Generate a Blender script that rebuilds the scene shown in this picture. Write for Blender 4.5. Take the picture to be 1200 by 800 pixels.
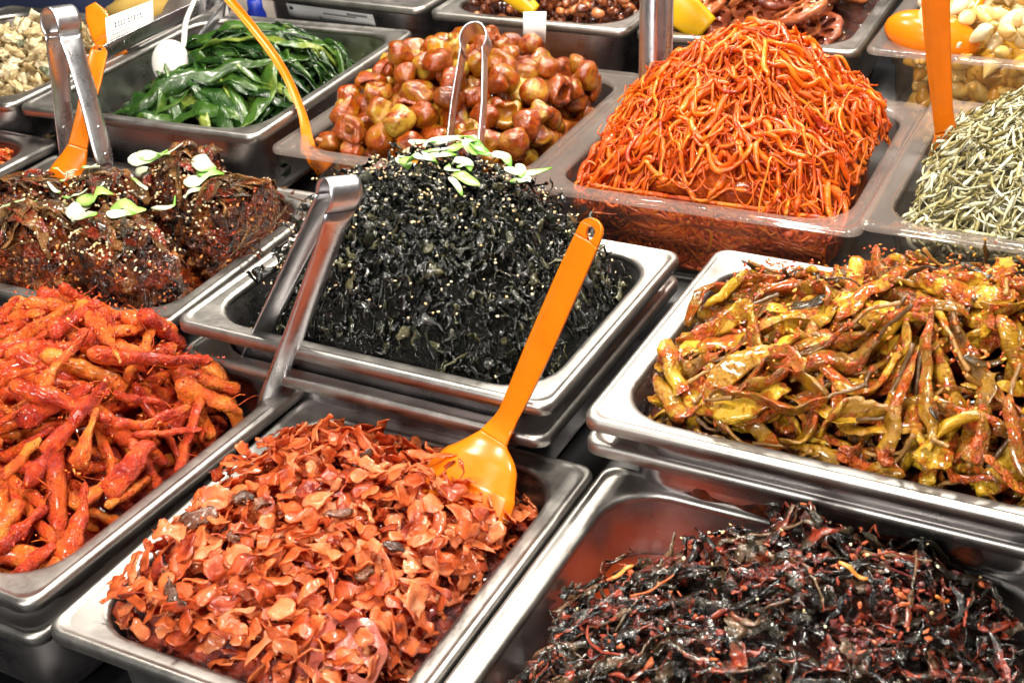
import bpy, math, random
import numpy as np
from mathutils import Vector, Matrix
from mathutils.geometry import delaunay_2d_cdt

RNG = np.random.default_rng(11)
random.seed(11)
SC = bpy.context.scene
COL = SC.collection
for _o in list(bpy.data.objects):
    bpy.data.objects.remove(_o)

# ------------------------------------------------------------------ camera
# world: X runs along the front edges of the trays, Y towards the back of the stall, Z up.
H = 1.40                                     # height of the lens above the floor
cd = bpy.data.cameras.new('camera')
cam = bpy.data.objects.new('camera', cd)
COL.objects.link(cam)
SC.camera = cam
_R = np.array([[0.8899554, 0.4533520, -0.0495101], [0.1907104, -0.4685779, -0.8625916], [-0.4142570, 0.7582260, -0.5034724]])
_m = Matrix.Identity(4)
for i in range(3):
    _m[i][0] = _R[0][i]; _m[i][1] = -_R[1][i]; _m[i][2] = -_R[2][i]
_m[2][3] = H
cam.matrix_world = _m
cd.sensor_width = 36.0
cd.lens = 36.0 * 1610.7 / 1200.0
cd.clip_start = 0.02
cd.clip_end = 60
cd.dof.use_dof = True
cd.dof.focus_distance = 0.98
cd.dof.aperture_fstop = 20.0

# ------------------------------------------------------------------ world, lamps, exposure
W = bpy.data.worlds.new('World'); SC.world = W; W.use_nodes = True
_bg = W.node_tree.nodes['Background']
_bg.inputs[0].default_value = (1.0, 0.97, 0.94, 1); _bg.inputs[1].default_value = 0.055

def lamp(name, loc, target, power, size, col, sy=None):
    l = bpy.data.lights.new(name, 'AREA'); l.energy = power; l.color = col
    l.shape = 'RECTANGLE'; l.size = size; l.size_y = sy or size
    o = bpy.data.objects.new(name, l); COL.objects.link(o)
    o.location = loc
    o.rotation_euler = (Vector(target) - Vector(loc)).to_track_quat('-Z', 'Y').to_euler()
    return o
for _x, _y, _z, _p in ((-1.00, 0.95, .56, 8), (-0.50, 1.12, .60, 9), (0.05, 1.00, .56, 9), (-0.80, 1.80, .48, 9), (-0.20, 1.75, .50, 8), (-0.40, 0.30, .58, 9), (0.15, 0.25, .58, 6)):
    lamp('stall_lamp', (_x, _y, H + _z), (_x * .6 - .2, .80, 0.9), _p, 0.11, (1.0, 0.925, 0.81))
lamp('front_fill', (-0.30, -0.60, H + 0.10), (-0.40, 0.9, 0.93), 17, 0.4, (1.0, 0.96, 0.90), 0.18)  # added fill from behind the lens, brightens the front walls of the clear trays

SC.view_settings.view_transform = 'Standard'
SC.view_settings.look = 'None'
SC.view_settings.gamma = 1.0
SC.view_settings.exposure = 0.16
SC.view_settings.use_curve_mapping = False
SC.render.engine = 'CYCLES'
SC.cycles.use_denoising = True
SC.cycles.max_bounces = 8
SC.cycles.transparent_max_bounces = 16
SC.cycles.caustics_reflective = False
SC.cycles.caustics_refractive = False
SC.cycles.sample_clamp_indirect = 4.0

# ------------------------------------------------------------------ helpers: noise, meshes, objects
_tab = np.random.default_rng(5).random((32, 32, 32)) * 2 - 1
def noise3(P, scale=1.0, seed=0.0):
    q = np.asarray(P, float) * scale + seed * 7.31
    i = np.floor(q).astype(int); f = q - i
    f = f * f * (3 - 2 * f)
    a = i & 31; b = (i + 1) & 31
    x0, y0, z0 = a[..., 0], a[..., 1], a[..., 2]; x1, y1, z1 = b[..., 0], b[..., 1], b[..., 2]
    fx, fy, fz = f[..., 0], f[..., 1], f[..., 2]
    c00 = _tab[x0, y0, z0] * (1 - fx) + _tab[x1, y0, z0] * fx
    c10 = _tab[x0, y1, z0] * (1 - fx) + _tab[x1, y1, z0] * fx
    c01 = _tab[x0, y0, z1] * (1 - fx) + _tab[x1, y0, z1] * fx
    c11 = _tab[x0, y1, z1] * (1 - fx) + _tab[x1, y1, z1] * fx
    c0 = c00 * (1 - fy) + c10 * fy; c1 = c01 * (1 - fy) + c11 * fy
    return c0 * (1 - fz) + c1 * fz
def noise_v(P, scale, seed=0.0):
    return np.stack([noise3(P, scale, seed + k * 3.7) for k in range(3)], -1)

def mesh_from(name, V, quads=None, tris=None, rnd=None, smooth=True, mat=None, tt=None):
    me = bpy.data.meshes.new(name)
    V = np.asarray(V, np.float32)
    parts = []
    tot = []
    if quads is not None and len(quads):
        q = np.asarray(quads, np.int32); parts.append(q.ravel()); tot += [4] * len(q)
    if tris is not None and len(tris):
        t = np.asarray(tris, np.int32); parts.append(t.ravel()); tot += [3] * len(t)
    loops = np.concatenate(parts); tot = np.array(tot, np.int32)
    start = np.concatenate([[0], np.cumsum(tot)[:-1]]).astype(np.int32)
    me.vertices.add(len(V)); me.vertices.foreach_set('co', V.ravel())
    me.loops.add(len(loops)); me.loops.foreach_set('vertex_index', loops)
    me.polygons.add(len(tot)); me.polygons.foreach_set('loop_start', start)
    me.update(calc_edges=True)
    me.validate()
    if smooth:
        me.polygons.foreach_set('use_smooth', np.ones(len(me.polygons), bool))
    if rnd is not None:
        at = me.attributes.new('rnd', 'FLOAT', 'POINT')
        r = np.full(len(V), rnd, np.float32) if np.isscalar(rnd) else np.asarray(rnd, np.float32)
        at.data.foreach_set('value', r)
    if tt is not None:
        at = me.attributes.new('along', 'FLOAT', 'POINT')
        at.data.foreach_set('value', np.asarray(tt, np.float32))
    if mat is not None:
        me.materials.append(mat)
    return me

def link(name, me, parent=None, loc=(0, 0, 0), label=None, cat=None, group=None, kind=None, rot=None):
    o = bpy.data.objects.new(name, me); COL.objects.link(o)
    o.location = loc
    if rot is not None: o.rotation_euler = rot
    if parent is not None: o.parent = parent
    tag(o, label, cat, group, kind)
    return o
def tag(o, label=None, cat=None, group=None, kind=None):
    if label: o['label'] = label
    if cat: o['category'] = cat
    if group: o['group'] = group
    if kind: o['kind'] = kind
    return o
def empty(name, loc, label, cat, group=None, rz=0):
    e = bpy.data.objects.new(name, None); COL.objects.link(e)
    e.empty_display_size = 0.02
    e.location = loc; e.rotation_euler = (0, 0, rz)
    return tag(e, label, cat, group)

class Geo:
    """collects pieces into one mesh"""
    def __init__(s): s.V = []; s.Q = []; s.T = []; s.r = []; s.t = []; s.n = 0
    def add(s, V, Q=None, T=None, rnd=0.5, tt=None):
        V = np.asarray(V); s.V.append(V)
        if Q is not None and len(Q): s.Q.append(np.asarray(Q) + s.n)
        if T is not None and len(T): s.T.append(np.asarray(T) + s.n)
        s.r.append(np.full(len(V), rnd)); s.t.append(np.zeros(len(V)) if tt is None else tt); s.n += len(V)
    def mesh(s, name, mat, smooth=True):
        return mesh_from(name, np.concatenate(s.V), np.concatenate(s.Q) if s.Q else None, np.concatenate(s.T) if s.T else None,
                         np.concatenate(s.r), smooth, mat, np.concatenate(s.t))

_topo = {}
def tube_topo(n, k):
    if (n, k) not in _topo:
        q = []
        for i in range(n - 1):
            for j in range(k):
                j2 = (j + 1) % k
                q.append((i * k + j, i * k + j2, (i + 1) * k + j2, (i + 1) * k + j))
        for base, rev in ((0, True), ((n - 1) * k, False)):
            for i in range(k // 2 - 1):
                f = (base + i, base + i + 1, base + k - 2 - i, base + k - 1 - i)
                q.append(f[::-1] if rev else f)
        _topo[(n, k)] = np.array(q)
    return _topo[(n, k)]

def frames(P, up):
    T = np.gradient(P, axis=0); T /= np.linalg.norm(T, axis=1, keepdims=True) + 1e-12
    N = up - (up * T).sum(1, keepdims=True) * T
    ln = np.linalg.norm(N, axis=1, keepdims=True)
    alt = np.cross(T, np.array([0.3, 0.9, 0.2])); N = np.where(ln > 0.05, N, alt)
    N /= np.linalg.norm(N, axis=1, keepdims=True) + 1e-12
    B = np.cross(T, N)
    return T, N, B

def sweep(P, w, h, up=(0, 0, 1), k=6, roll=0.0, power=1.0):
    """a solid strip or rod along P: half width w and half height h per point, cross-section turned by roll"""
    P = np.asarray(P, float); n = len(P)
    up = np.broadcast_to(np.asarray(up, float), (n, 3))
    T, N, B = frames(P, up)
    roll = np.broadcast_to(roll, (n,))[:, None]
    N2 = N * np.cos(roll) + B * np.sin(roll); B2 = B * np.cos(roll) - N * np.sin(roll)
    a = (np.arange(k) + 0.5) / k * 2 * np.pi
    ca = np.sign(np.cos(a)) * np.abs(np.cos(a)) ** power; sa = np.sign(np.sin(a)) * np.abs(np.sin(a)) ** power
    w = np.broadcast_to(w, (n,)); h = np.broadcast_to(h, (n,))
    V = P[:, None, :] + B2[:, None, :] * (w[:, None] * ca)[:, :, None] + N2[:, None, :] * (h[:, None] * sa)[:, :, None]
    return V.reshape(-1, 3), tube_topo(n, k)

def strip(P, wdir, w, arch, th, m=7):
    """bent sheet: m points across along wdir, arched, with real thickness"""
    P = np.asarray(P, float); n = len(P)
    T = np.gradient(P, axis=0); T /= np.linalg.norm(T, axis=1, keepdims=True)
    wd = np.broadcast_to(np.asarray(wdir, float), (n, 3)); wd = wd - (wd * T).sum(1, keepdims=True) * T
    wd /= np.linalg.norm(wd, axis=1, keepdims=True)
    Nn = np.cross(wd, T)
    s = np.linspace(-1, 1, m)
    w = np.broadcast_to(w, (n,)); arch = np.broadcast_to(arch, (n,))
    top = P[:, None] + wd[:, None] * (w[:, None] * s)[:, :, None] + Nn[:, None] * (arch[:, None] * (1 - np.abs(s) ** 2.4))[:, :, None]
    bot = (top - Nn[:, None] * th)[:, ::-1]
    V = np.concatenate([top, bot], 1)
    return V.reshape(-1, 3), tube_topo(n, 2 * m)

def strip_range(P, wdir, w, arch, th, a, b, m=7):
    """as strip, but only the part of the width between a and b (per point, -1..1)"""
    P = np.asarray(P, float); n = len(P)
    T = np.gradient(P, axis=0); T /= np.linalg.norm(T, axis=1, keepdims=True)
    wd = np.broadcast_to(np.asarray(wdir, float), (n, 3)); wd = wd - (wd * T).sum(1, keepdims=True) * T
    wd /= np.linalg.norm(wd, axis=1, keepdims=True); Nn = np.cross(wd, T)
    s = a[:, None] + (b - a)[:, None] * np.linspace(0, 1, m)[None]
    top = P[:, None] + wd[:, None] * (w[:, None] * s)[:, :, None] + Nn[:, None] * (arch[:, None] * (1 - np.abs(s) ** 2.4))[:, :, None]
    V = np.concatenate([top, (top - Nn[:, None] * th)[:, ::-1]], 1)
    return V, tube_topo(n, 2 * m)

def spline(pts, n):
    """Catmull-Rom through pts, n samples"""
    p = np.asarray(pts, float)
    p = np.vstack([2 * p[0] - p[1], p, 2 * p[-1] - p[-2]])
    m = len(p) - 3
    t = np.linspace(0, m - 1e-6, n); i = t.astype(int); f = (t - i)[:, None]
    a, b, c, d = p[i], p[i + 1], p[i + 2], p[i + 3]
    return 0.5 * ((2 * b) + (c - a) * f + (2 * a - 5 * b + 4 * c - d) * f ** 2 + (3 * b - a - 3 * c + d) * f ** 3)

def lathe(prof, k=14):
    """closed solid of revolution about Z from (r, z) profile ends on the axis"""
    prof = np.asarray(prof, float); n = len(prof)
    a = np.arange(k) / k * 2 * np.pi
    V = np.stack([prof[:, None, 0] * np.cos(a), prof[:, None, 0] * np.sin(a), np.repeat(prof[:, None, 1], k, 1)], -1).reshape(-1, 3)
    return V, tube_topo(n, k)

def box(x0, x1, y0, y1, z0, z1):
    V = np.array([(x, y, z) for z in (z0, z1) for y in (y0, y1) for x in (x0, x1)])
    Q = np.array([(0, 2, 3, 1), (4, 5, 7, 6), (0, 1, 5, 4), (2, 6, 7, 3), (0, 4, 6, 2), (1, 3, 7, 5)])
    return V, Q

# ------------------------------------------------------------------ materials
def nodes_of(name):
    m = bpy.data.materials.new(name); m.use_nodes = True
    nt = m.node_tree; nt.nodes.clear()
    out = nt.nodes.new('ShaderNodeOutputMaterial')
    b = nt.nodes.new('ShaderNodeBsdfPrincipled')
    nt.links.new(b.outputs[0], out.inputs[0])
    return m, nt, b, out
def N(nt, typ, **kw):
    n = nt.nodes.new(typ)
    for k, v in kw.items():
        if k in n.inputs: n.inputs[k].default_value = v
        else: setattr(n, k, v)
    return n
def ramp_node(nt, fac, stops, interp='LINEAR'):
    r = nt.nodes.new('ShaderNodeValToRGB'); r.color_ramp.interpolation = interp
    el = r.color_ramp.elements
    while len(el) < len(stops): el.new(0.5)
    for e, (p, c) in zip(el, stops):
        e.position = p; e.color = (*c, 1) if len(c) == 3 else c
    nt.links.new(fac, r.inputs[0]); return r
def math_node(nt, op, a, b=None, c=None):
    n = nt.nodes.new('ShaderNodeMath'); n.operation = op
    for i, v in enumerate((a, b, c)):
        if v is None: continue
        if isinstance(v, (int, float)): n.inputs[i].default_value = v
        else: nt.links.new(v, n.inputs[i])
    return n.outputs[0]

def food(name, stops, scale=60, rnd=0.5, rough=0.3, bump=0.4, bscale=250, bdist=0.001, coat=0.25, paste=None, pscale=45, pcut=(0.5, 0.6),
         pbump=0.5, trans=0.0, spec=0.5, use_obj=False, sss=0.0, tip=None, rough2=None, grain=None):
    """wet food: colour from noise plus a random value per piece; optional second skin of seasoning paste"""
    m, nt, b, out = nodes_of(name)
    L = nt.links.new
    tc = N(nt, 'ShaderNodeTexCoord')
    if use_obj:
        oi = N(nt, 'ShaderNodeObjectInfo'); rv = oi.outputs['Random']
    else:
        at = N(nt, 'ShaderNodeAttribute', attribute_name='rnd'); rv = at.outputs['Fac']
    wv = math_node(nt, 'MULTIPLY', rv, 37.0)
    n1 = N(nt, 'ShaderNodeTexNoise', Scale=scale, Detail=4.0, Roughness=0.6); n1.noise_dimensions = '4D'
    L(tc.outputs['Object'], n1.inputs['Vector']); L(wv, n1.inputs['W'])
    f = math_node(nt, 'MULTIPLY_ADD', math_node(nt, 'SUBTRACT', n1.outputs[0], 0.5), 1.9 * (1 - rnd) + 0.35, 0.5)
    f = math_node(nt, 'ADD', f, math_node(nt, 'MULTIPLY', math_node(nt, 'SUBTRACT', rv, 0.5), rnd * 1.5))
    col = ramp_node(nt, f, stops).outputs[0]
    if tip is not None:
        al = N(nt, 'ShaderNodeAttribute', attribute_name='along')
        rr = ramp_node(nt, al.outputs['Fac'], [(tip[0], (0, 0, 0)), (tip[1], (1, 1, 1))])
        mx = N(nt, 'ShaderNodeMix', data_type='RGBA')
        L(rr.outputs[0], mx.inputs[0]); L(col, mx.inputs[6]); mx.inputs[7].default_value = (*tip[2], 1); col = mx.outputs[2]
    nb = N(nt, 'ShaderNodeTexNoise', Scale=bscale, Detail=5.0, Roughness=0.65); nb.noise_dimensions = '4D'
    L(tc.outputs['Object'], nb.inputs['Vector']); L(wv, nb.inputs['W'])
    hgt = nb.outputs[0]
    ro = math_node(nt, 'MULTIPLY_ADD', nb.outputs[0], 0.25, rough - 0.12)
    if paste is not None:
        n2 = N(nt, 'ShaderNodeTexNoise', Scale=pscale, Detail=6.0, Roughness=0.7, Distortion=0.4); n2.noise_dimensions = '4D'
        L(tc.outputs['Object'], n2.inputs['Vector']); L(math_node(nt, 'ADD', wv, 11.3), n2.inputs['W'])
        msk = ramp_node(nt, n2.outputs[0], [(pcut[0], (0, 0, 0)), (pcut[1], (1, 1, 1))]).outputs[0]
        n3 = N(nt, 'ShaderNodeTexNoise', Scale=pscale * 7, Detail=4.0)
        L(tc.outputs['Object'], n3.inputs['Vector'])
        pc = ramp_node(nt, n3.outputs[0], paste).outputs[0]
        mx = N(nt, 'ShaderNodeMix', data_type='RGBA')
        L(msk, mx.inputs[0]); L(col, mx.inputs[6]); L(pc, mx.inputs[7]); col = mx.outputs[2]
        hgt = math_node(nt, 'ADD', hgt, math_node(nt, 'MULTIPLY', math_node(nt, 'MULTIPLY', msk, n3.outputs[0]), pbump * 2))
    if grain is not None:
        vo = N(nt, 'ShaderNodeTexVoronoi', Scale=grain[0]); vo.feature = 'F1'
        L(tc.outputs['Object'], vo.inputs['Vector'])
        gm = ramp_node(nt, vo.outputs['Distance'], [(grain[1], (1, 1, 1)), (grain[1] + 0.12, (0, 0, 0))]).outputs[0]
        mx = N(nt, 'ShaderNodeMix', data_type='RGBA')
        L(math_node(nt, 'MULTIPLY', gm, grain[3] if len(grain) > 3 else 1.0), mx.inputs[0]); L(col, mx.inputs[6]); mx.inputs[7].default_value = (*grain[2], 1); col = mx.outputs[2]
        hgt = math_node(nt, 'ADD', hgt, math_node(nt, 'MULTIPLY', gm, 0.5))
    bp = N(nt, 'ShaderNodeBump', Strength=min(1.0, bump * 1.5), Distance=bdist * 3.0)
    L(hgt, bp.inputs['Height']); L(bp.outputs[0], b.inputs['Normal'])
    L(col, b.inputs['Base Color']); L(ro, b.inputs['Roughness'])
    b.inputs['Specular IOR Level'].default_value = spec
    b.inputs['Coat Weight'].default_value = coat; b.inputs['Coat Roughness'].default_value = 0.12
    if sss:
        b.inputs['Subsurface Weight'].default_value = sss
        b.inputs['Subsurface Radius'].default_value = (0.006, 0.0025, 0.001)
        b.inputs['Subsurface Scale'].default_value = 1.0
    if trans:
        tr = N(nt, 'ShaderNodeBsdfTranslucent'); L(col, tr.inputs[0]); L(bp.outputs[0], tr.inputs['Normal'])
        ms = N(nt, 'ShaderNodeMixShader', Fac=trans)
        L(b.outputs[0], ms.inputs[1]); L(tr.outputs[0], ms.inputs[2]); L(ms.outputs[0], out.inputs[0])
    return m

def steel(name, col=(0.60, 0.58, 0.56), rough=0.27, scratch=0.10, stretch=(1, 1, 1), stain=0.0):
    m, nt, b, out = nodes_of(name); L = nt.links.new
    tc = N(nt, 'ShaderNodeTexCoord')
    mp = N(nt, 'ShaderNodeMapping'); mp.inputs['Scale'].default_value = stretch; L(tc.outputs['Object'], mp.inputs[0])
    n1 = N(nt, 'ShaderNodeTexNoise', Scale=420.0, Detail=3.0); L(mp.outputs[0], n1.inputs['Vector'])
    n2 = N(nt, 'ShaderNodeTexNoise', Scale=26.0, Detail=5.0, Roughness=0.7); L(tc.outputs['Object'], n2.inputs['Vector'])
    r = math_node(nt, 'MULTIPLY_ADD', n1.outputs[0], scratch, rough - scratch * 0.5)
    r = math_node(nt, 'ADD', r, math_node(nt, 'MULTIPLY', math_node(nt, 'SUBTRACT', n2.outputs[0], 0.45), 0.40))
    L(r, b.inputs['Roughness'])
    c = ramp_node(nt, n2.outputs[0], [(0.3, tuple(x * 0.82 for x in col)), (0.65, col)]).outputs[0]
    if stain:
        n3 = N(nt, 'ShaderNodeTexNoise', Scale=38.0, Detail=6.0, Roughness=0.75); L(tc.outputs['Object'], n3.inputs['Vector'])
        ms = ramp_node(nt, n3.outputs[0], [(0.66, (0, 0, 0)), (0.72, (1, 1, 1))]).outputs[0]
        mx = N(nt, 'ShaderNodeMix', data_type='RGBA'); L(math_node(nt, 'MULTIPLY', ms, stain), mx.inputs[0]); L(c, mx.inputs[6]); mx.inputs[7].default_value = (0.30, 0.07, 0.02, 1); c = mx.outputs[2]
        L(math_node(nt, 'SUBTRACT', 1.0, math_node(nt, 'MULTIPLY', ms, stain)), b.inputs['Metallic'])
    else:
        b.inputs['Metallic'].default_value = 1.0
    L(c, b.inputs['Base Color'])
    bp = N(nt, 'ShaderNodeBump', Strength=0.12, Distance=0.0004); L(n1.outputs[0], bp.inputs['Height']); L(bp.outputs[0], b.inputs['Normal'])
    return m

def plastic(name, col, rough=0.25, sss=0.0, trans=0.0, var=0.85, stain=0.0):
    m, nt, b, out = nodes_of(name); L = nt.links.new
    tc = N(nt, 'ShaderNodeTexCoord')
    n = N(nt, 'ShaderNodeTexNoise', Scale=55.0, Detail=5.0, Roughness=0.7); L(tc.outputs['Object'], n.inputs['Vector'])
    pc = ramp_node(nt, n.outputs[0], [(0.3, tuple(x * var for x in col)), (0.62, col)]).outputs[0]
    if stain:
        n3 = N(nt, 'ShaderNodeTexNoise', Scale=75.0, Detail=7.0, Roughness=0.8); L(tc.outputs['Object'], n3.inputs['Vector'])
        mk_ = ramp_node(nt, n3.outputs[0], [(0.63, (0, 0, 0)), (0.70, (1, 1, 1))]).outputs[0]
        mx = N(nt, 'ShaderNodeMix', data_type='RGBA'); L(math_node(nt, 'MULTIPLY', mk_, stain), mx.inputs[0]); L(pc, mx.inputs[6]); mx.inputs[7].default_value = (0.34, 0.05, 0.008, 1); pc = mx.outputs[2]
    L(pc, b.inputs['Base Color'])
    L(math_node(nt, 'MULTIPLY_ADD', n.outputs[0], 0.2, rough - 0.08), b.inputs['Roughness'])
    n2 = N(nt, 'ShaderNodeTexNoise', Scale=600.0, Detail=2.0); L(tc.outputs['Object'], n2.inputs['Vector'])
    bp = N(nt, 'ShaderNodeBump', Strength=0.04, Distance=0.0004); L(n2.outputs[0], bp.inputs['Height']); L(bp.outputs[0], b.inputs['Normal'])
    if trans:
        tr = N(nt, 'ShaderNodeBsdfTranslucent'); tr.inputs[0].default_value = (*col, 1)
        ms = N(nt, 'ShaderNodeMixShader', Fac=trans); L(b.outputs[0], ms.inputs[1]); L(tr.outputs[0], ms.inputs[2]); L(ms.outputs[0], out.inputs[0])
    return m

def clear(name, tint=(0.94, 0.93, 0.92), haze=0.06, rough=0.06):
    """thin clear plastic wall: mostly see-through, Fresnel reflection and a little scratch haze"""
    m, nt, b, out = nodes_of(name); L = nt.links.new
    nt.nodes.remove(b)
    t = N(nt, 'ShaderNodeBsdfTransparent'); t.inputs[0].default_value = (*tint, 1)
    d0 = N(nt, 'ShaderNodeBsdfDiffuse'); d0.inputs[0].default_value = (0.90, 0.80, 0.74, 1)
    d1 = N(nt, 'ShaderNodeBsdfTranslucent'); d1.inputs[0].default_value = (0.90, 0.80, 0.74, 1)
    d = N(nt, 'ShaderNodeMixShader', Fac=0.5); L(d0.outputs[0], d.inputs[1]); L(d1.outputs[0], d.inputs[2])
    g = N(nt, 'ShaderNodeBsdfGlossy'); g.inputs['Roughness'].default_value = rough
    lw = N(nt, 'ShaderNodeLayerWeight', Blend=0.5); fr_ = math_node(nt, 'MULTIPLY_ADD', math_node(nt, 'POWER', lw.outputs['Facing'], 4.0), 0.8, 0.045)
    tc = N(nt, 'ShaderNodeTexCoord')
    n = N(nt, 'ShaderNodeTexNoise', Scale=160.0, Detail=3.0, Roughness=0.5); L(tc.outputs['Object'], n.inputs['Vector'])
    hz = math_node(nt, 'MULTIPLY_ADD', n.outputs[0], haze * .5, haze * .75)
    m1 = N(nt, 'ShaderNodeMixShader'); L(hz, m1.inputs[0]); L(t.outputs[0], m1.inputs[1]); L(d.outputs[0], m1.inputs[2])
    m2 = N(nt, 'ShaderNodeMixShader'); L(fr_, m2.inputs[0]); L(m1.outputs[0], m2.inputs[1]); L(g.outputs[0], m2.inputs[2])
    L(m2.outputs[0], out.inputs[0])
    return m

M = {}
M['rim'] = steel('steel_rim', (0.40, 0.385, 0.365), 0.40, 0.10, (1, 1, 1), stain=0.5)
M['basin'] = steel('steel_basin', (0.60, 0.57, 0.58), 0.30, 0.14, (0.12, 0.12, 2.2), stain=0.25)
M['tong'] = steel('steel_polished', (0.70, 0.70, 0.74), 0.30, 0.08)
M['clear_wall'] = clear('clear_plastic_wall', (0.96, 0.95, 0.94), 0.02)
M['clear_rim'] = clear('clear_plastic_rim', (0.96, 0.93, 0.91), 0.15, 0.05)
M['black'] = plastic('black_counter', (0.012, 0.012, 0.014), 0.32)
M['orange_plastic'] = plastic('orange_plastic', (0.90, 0.23, 0.006), 0.22, trans=0.18, stain=0.55)
M['yellow_plastic'] = plastic('yellow_plastic', (0.88, 0.52, 0.01), 0.25, trans=0.15)
M['white_plastic'] = plastic('white_plastic', (0.62, 0.60, 0.57), 0.35)
M['paper'] = plastic('white_paper', (0.82, 0.82, 0.80), 0.6, var=0.94)
M['ink'] = plastic('dark_ink', (0.03, 0.03, 0.05), 0.6)
M['grey_print'] = plastic('grey_print', (0.30, 0.30, 0.30), 0.6)
M['navy_cloth'] = plastic('navy_cloth', (0.01, 0.018, 0.06), 0.8)
M['grey_cloth'] = plastic('grey_cloth', (0.20, 0.17, 0.15), 0.85)
M['blue'] = plastic('blue_plastic', (0.01, 0.03, 0.36), 0.4)
M['mustard'] = plastic('mustard_cloth', (0.42, 0.27, 0.06), 0.85)

# ------------------------------------------------------------------ trays
class Tray:
    pass
TRAYS = {}
def rr_loop(hx, hy, r, k=7):
    pts = []
    for cx, cy, a0 in ((hx - r, hy - r, 0), (-hx + r, hy - r, 90), (-hx + r, -hy + r, 180), (hx - r, -hy + r, 270)):
        for a in np.linspace(a0, a0 + 90, k):
            pts.append((cx + r * math.cos(math.radians(a)), cy + r * math.sin(math.radians(a))))
    return np.array(pts)
def rings_mesh(name, rings, mat, cap_last=False, closed=False):
    k = len(rings[0]); V = np.concatenate(rings); Q = []
    n = len(rings)
    for i in range(n - 1 + (1 if closed else 0)):
        i2 = (i + 1) % n
        for j in range(k):
            j2 = (j + 1) % k
            Q.append((i * k + j, i * k + j2, i2 * k + j2, i2 * k + j))
    T = []
    for c in (cap_last or []):
        b = c * k
        V = np.vstack([V, rings[c].mean(0)[None]]); ci = len(V) - 1
        for j in range(k): T.append((b + j, b + (j + 1) % k, ci))
    return mesh_from(name, V, Q, T, None, True, mat)

def tray(key, name, label, cx, cy, z, w, d, depth, yaw=0.0, clear_=False, rimw=0.017, ri=0.036, ro=0.012, group=None):
    t = Tray(); t.cx, t.cy, t.z, t.w, t.d, t.depth, t.yaw = cx, cy, z + H, w, d, depth, math.radians(yaw)
    t.rimw = rimw; t.ri = ri
    e = empty(name, (cx, cy, t.z - depth), label, 'food tray', group, t.yaw)
    hx, hy = w / 2, d / 2
    def ring(off, zz, r):
        p = rr_loop(hx - off, hy - off, r); return np.column_stack([p, np.full(len(p), zz + depth)])
    lip = 0.0085 if not clear_ else 0.006
    f = 0.0045
    i0 = rimw
    th = 0.0010 if not clear_ else 0.0022
    # rim: down-turned lip, raised bead, flat, fillet into the well, and back underneath
    rr = [ring(0.0012, -lip, ro), ring(0, -lip, ro), ring(0, -0.003, ro), ring(0.0010, -0.0009, ro - .0008), ring(0.0032, 0, ro - .002), ring(0.0048, -0.0006, ro), ring(0.0058, -0.0016, ro),
          ring(0.0075, -0.0016, ro + .003), ring(i0 - f, -0.0020, ri + f * .9), ring(i0 - f * 0.4, -0.0026, ri + f * .4), ring(i0 - f * 0.1, -0.0044, ri), ring(i0, -0.0075, ri),
          ring(i0 - th, -0.0075, ri + th), ring(i0 - f - th, -0.0030 - th, ri + f), ring(0.0062, -0.0026 - th, ro), ring(0.0030, -0.0015 - th, ro), ring(0.0012, -0.004, ro)]
    rim = rings_mesh('rim', rr, M['clear_rim'] if clear_ else M['rim'], closed=True)
    link('rim', rim, e)
    tp = 0.006; bf = 0.014
    i1 = i0 + tp
    if clear_:
        ws = [ring(i0, -0.0075, ri), ring(i0 + .001, -0.024, ri), ring(i0 + .0040, -0.0262, ri - .002), ring(i0 + .0045, -0.028, ri - .002)]
        i1 = i0 + 0.010
    else:
        ws = [ring(i0, -0.0075, ri), ring(i0 + tp * 0.5, -depth * 0.5, ri - .002)]
    ws += [ring(i1, -depth + bf, ri - .006), ring(i1 + bf * .13, -depth + bf * .5, ri - .008), ring(i1 + bf * .5, -depth + bf * .13, ri - .012), ring(i1 + bf, -depth + th, ri - .016)]
    inner_n = len(ws)
    outer = [ring(i1 + bf, -depth, ri - .016), ring(i1 + bf * .5 - th, -depth + bf * .13 - th, ri - .012), ring(i1 + bf * .13 - th, -depth + bf * .5, ri - .008), ring(i1 - th, -depth + bf, ri - .006)]
    if clear_:
        outer += [ring(i0 + .0045 - th, -0.028, ri - .002), ring(i0 + .0040 - th, -0.0262 - th * .3, ri - .002), ring(i0 + .001 - th, -0.024, ri)]
    outer += [ring(i0 - th, -0.0075, ri + th)]
    V = ws + outer
    bas = rings_mesh('basin', V, M['clear_wall'] if clear_ else M['basin'], cap_last=[inner_n - 1, inner_n])
    link('basin', bas, e)
    t.e = e
    TRAYS[key] = t
    return t
def loc2w(t, P):
    P = np.asarray(P, float); c, s = math.cos(t.yaw), math.sin(t.yaw)
    return np.stack([t.cx + P[..., 0] * c - P[..., 1] * s, t.cy + P[..., 0] * s + P[..., 1] * c, P[..., 2] + t.z], -1)
def w2loc(t, P):
    P = np.asarray(P, float); c, s = math.cos(t.yaw), math.sin(t.yaw)
    x = P[..., 0] - t.cx; y = P[..., 1] - t.cy
    return np.stack([x * c + y * s, -x * s + y * c, P[..., 2] - t.z], -1)

# counter: black steps that carry the rows of trays
def struct(name, V, Q, mat):
    return link(name, mesh_from(name, V, Q, None, None, False, mat), kind='structure')
struct('counter', *box(-2.2, 1.0, -0.1, 0.6995, 0.70, H - 0.633), M['black'])
struct('counter_step', *box(-2.2, 1.0, 0.70, 0.9045, 0.70, H - 0.5725), M['black'])
struct('counter_step', *box(-2.2, 1.0, 0.905, 1.1995, 0.70, H - 0.5405), M['black'])
struct('counter_step', *box(-2.2, 1.0, 1.20, 1.75, 0.70, H - 0.5235), M['black'])

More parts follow.
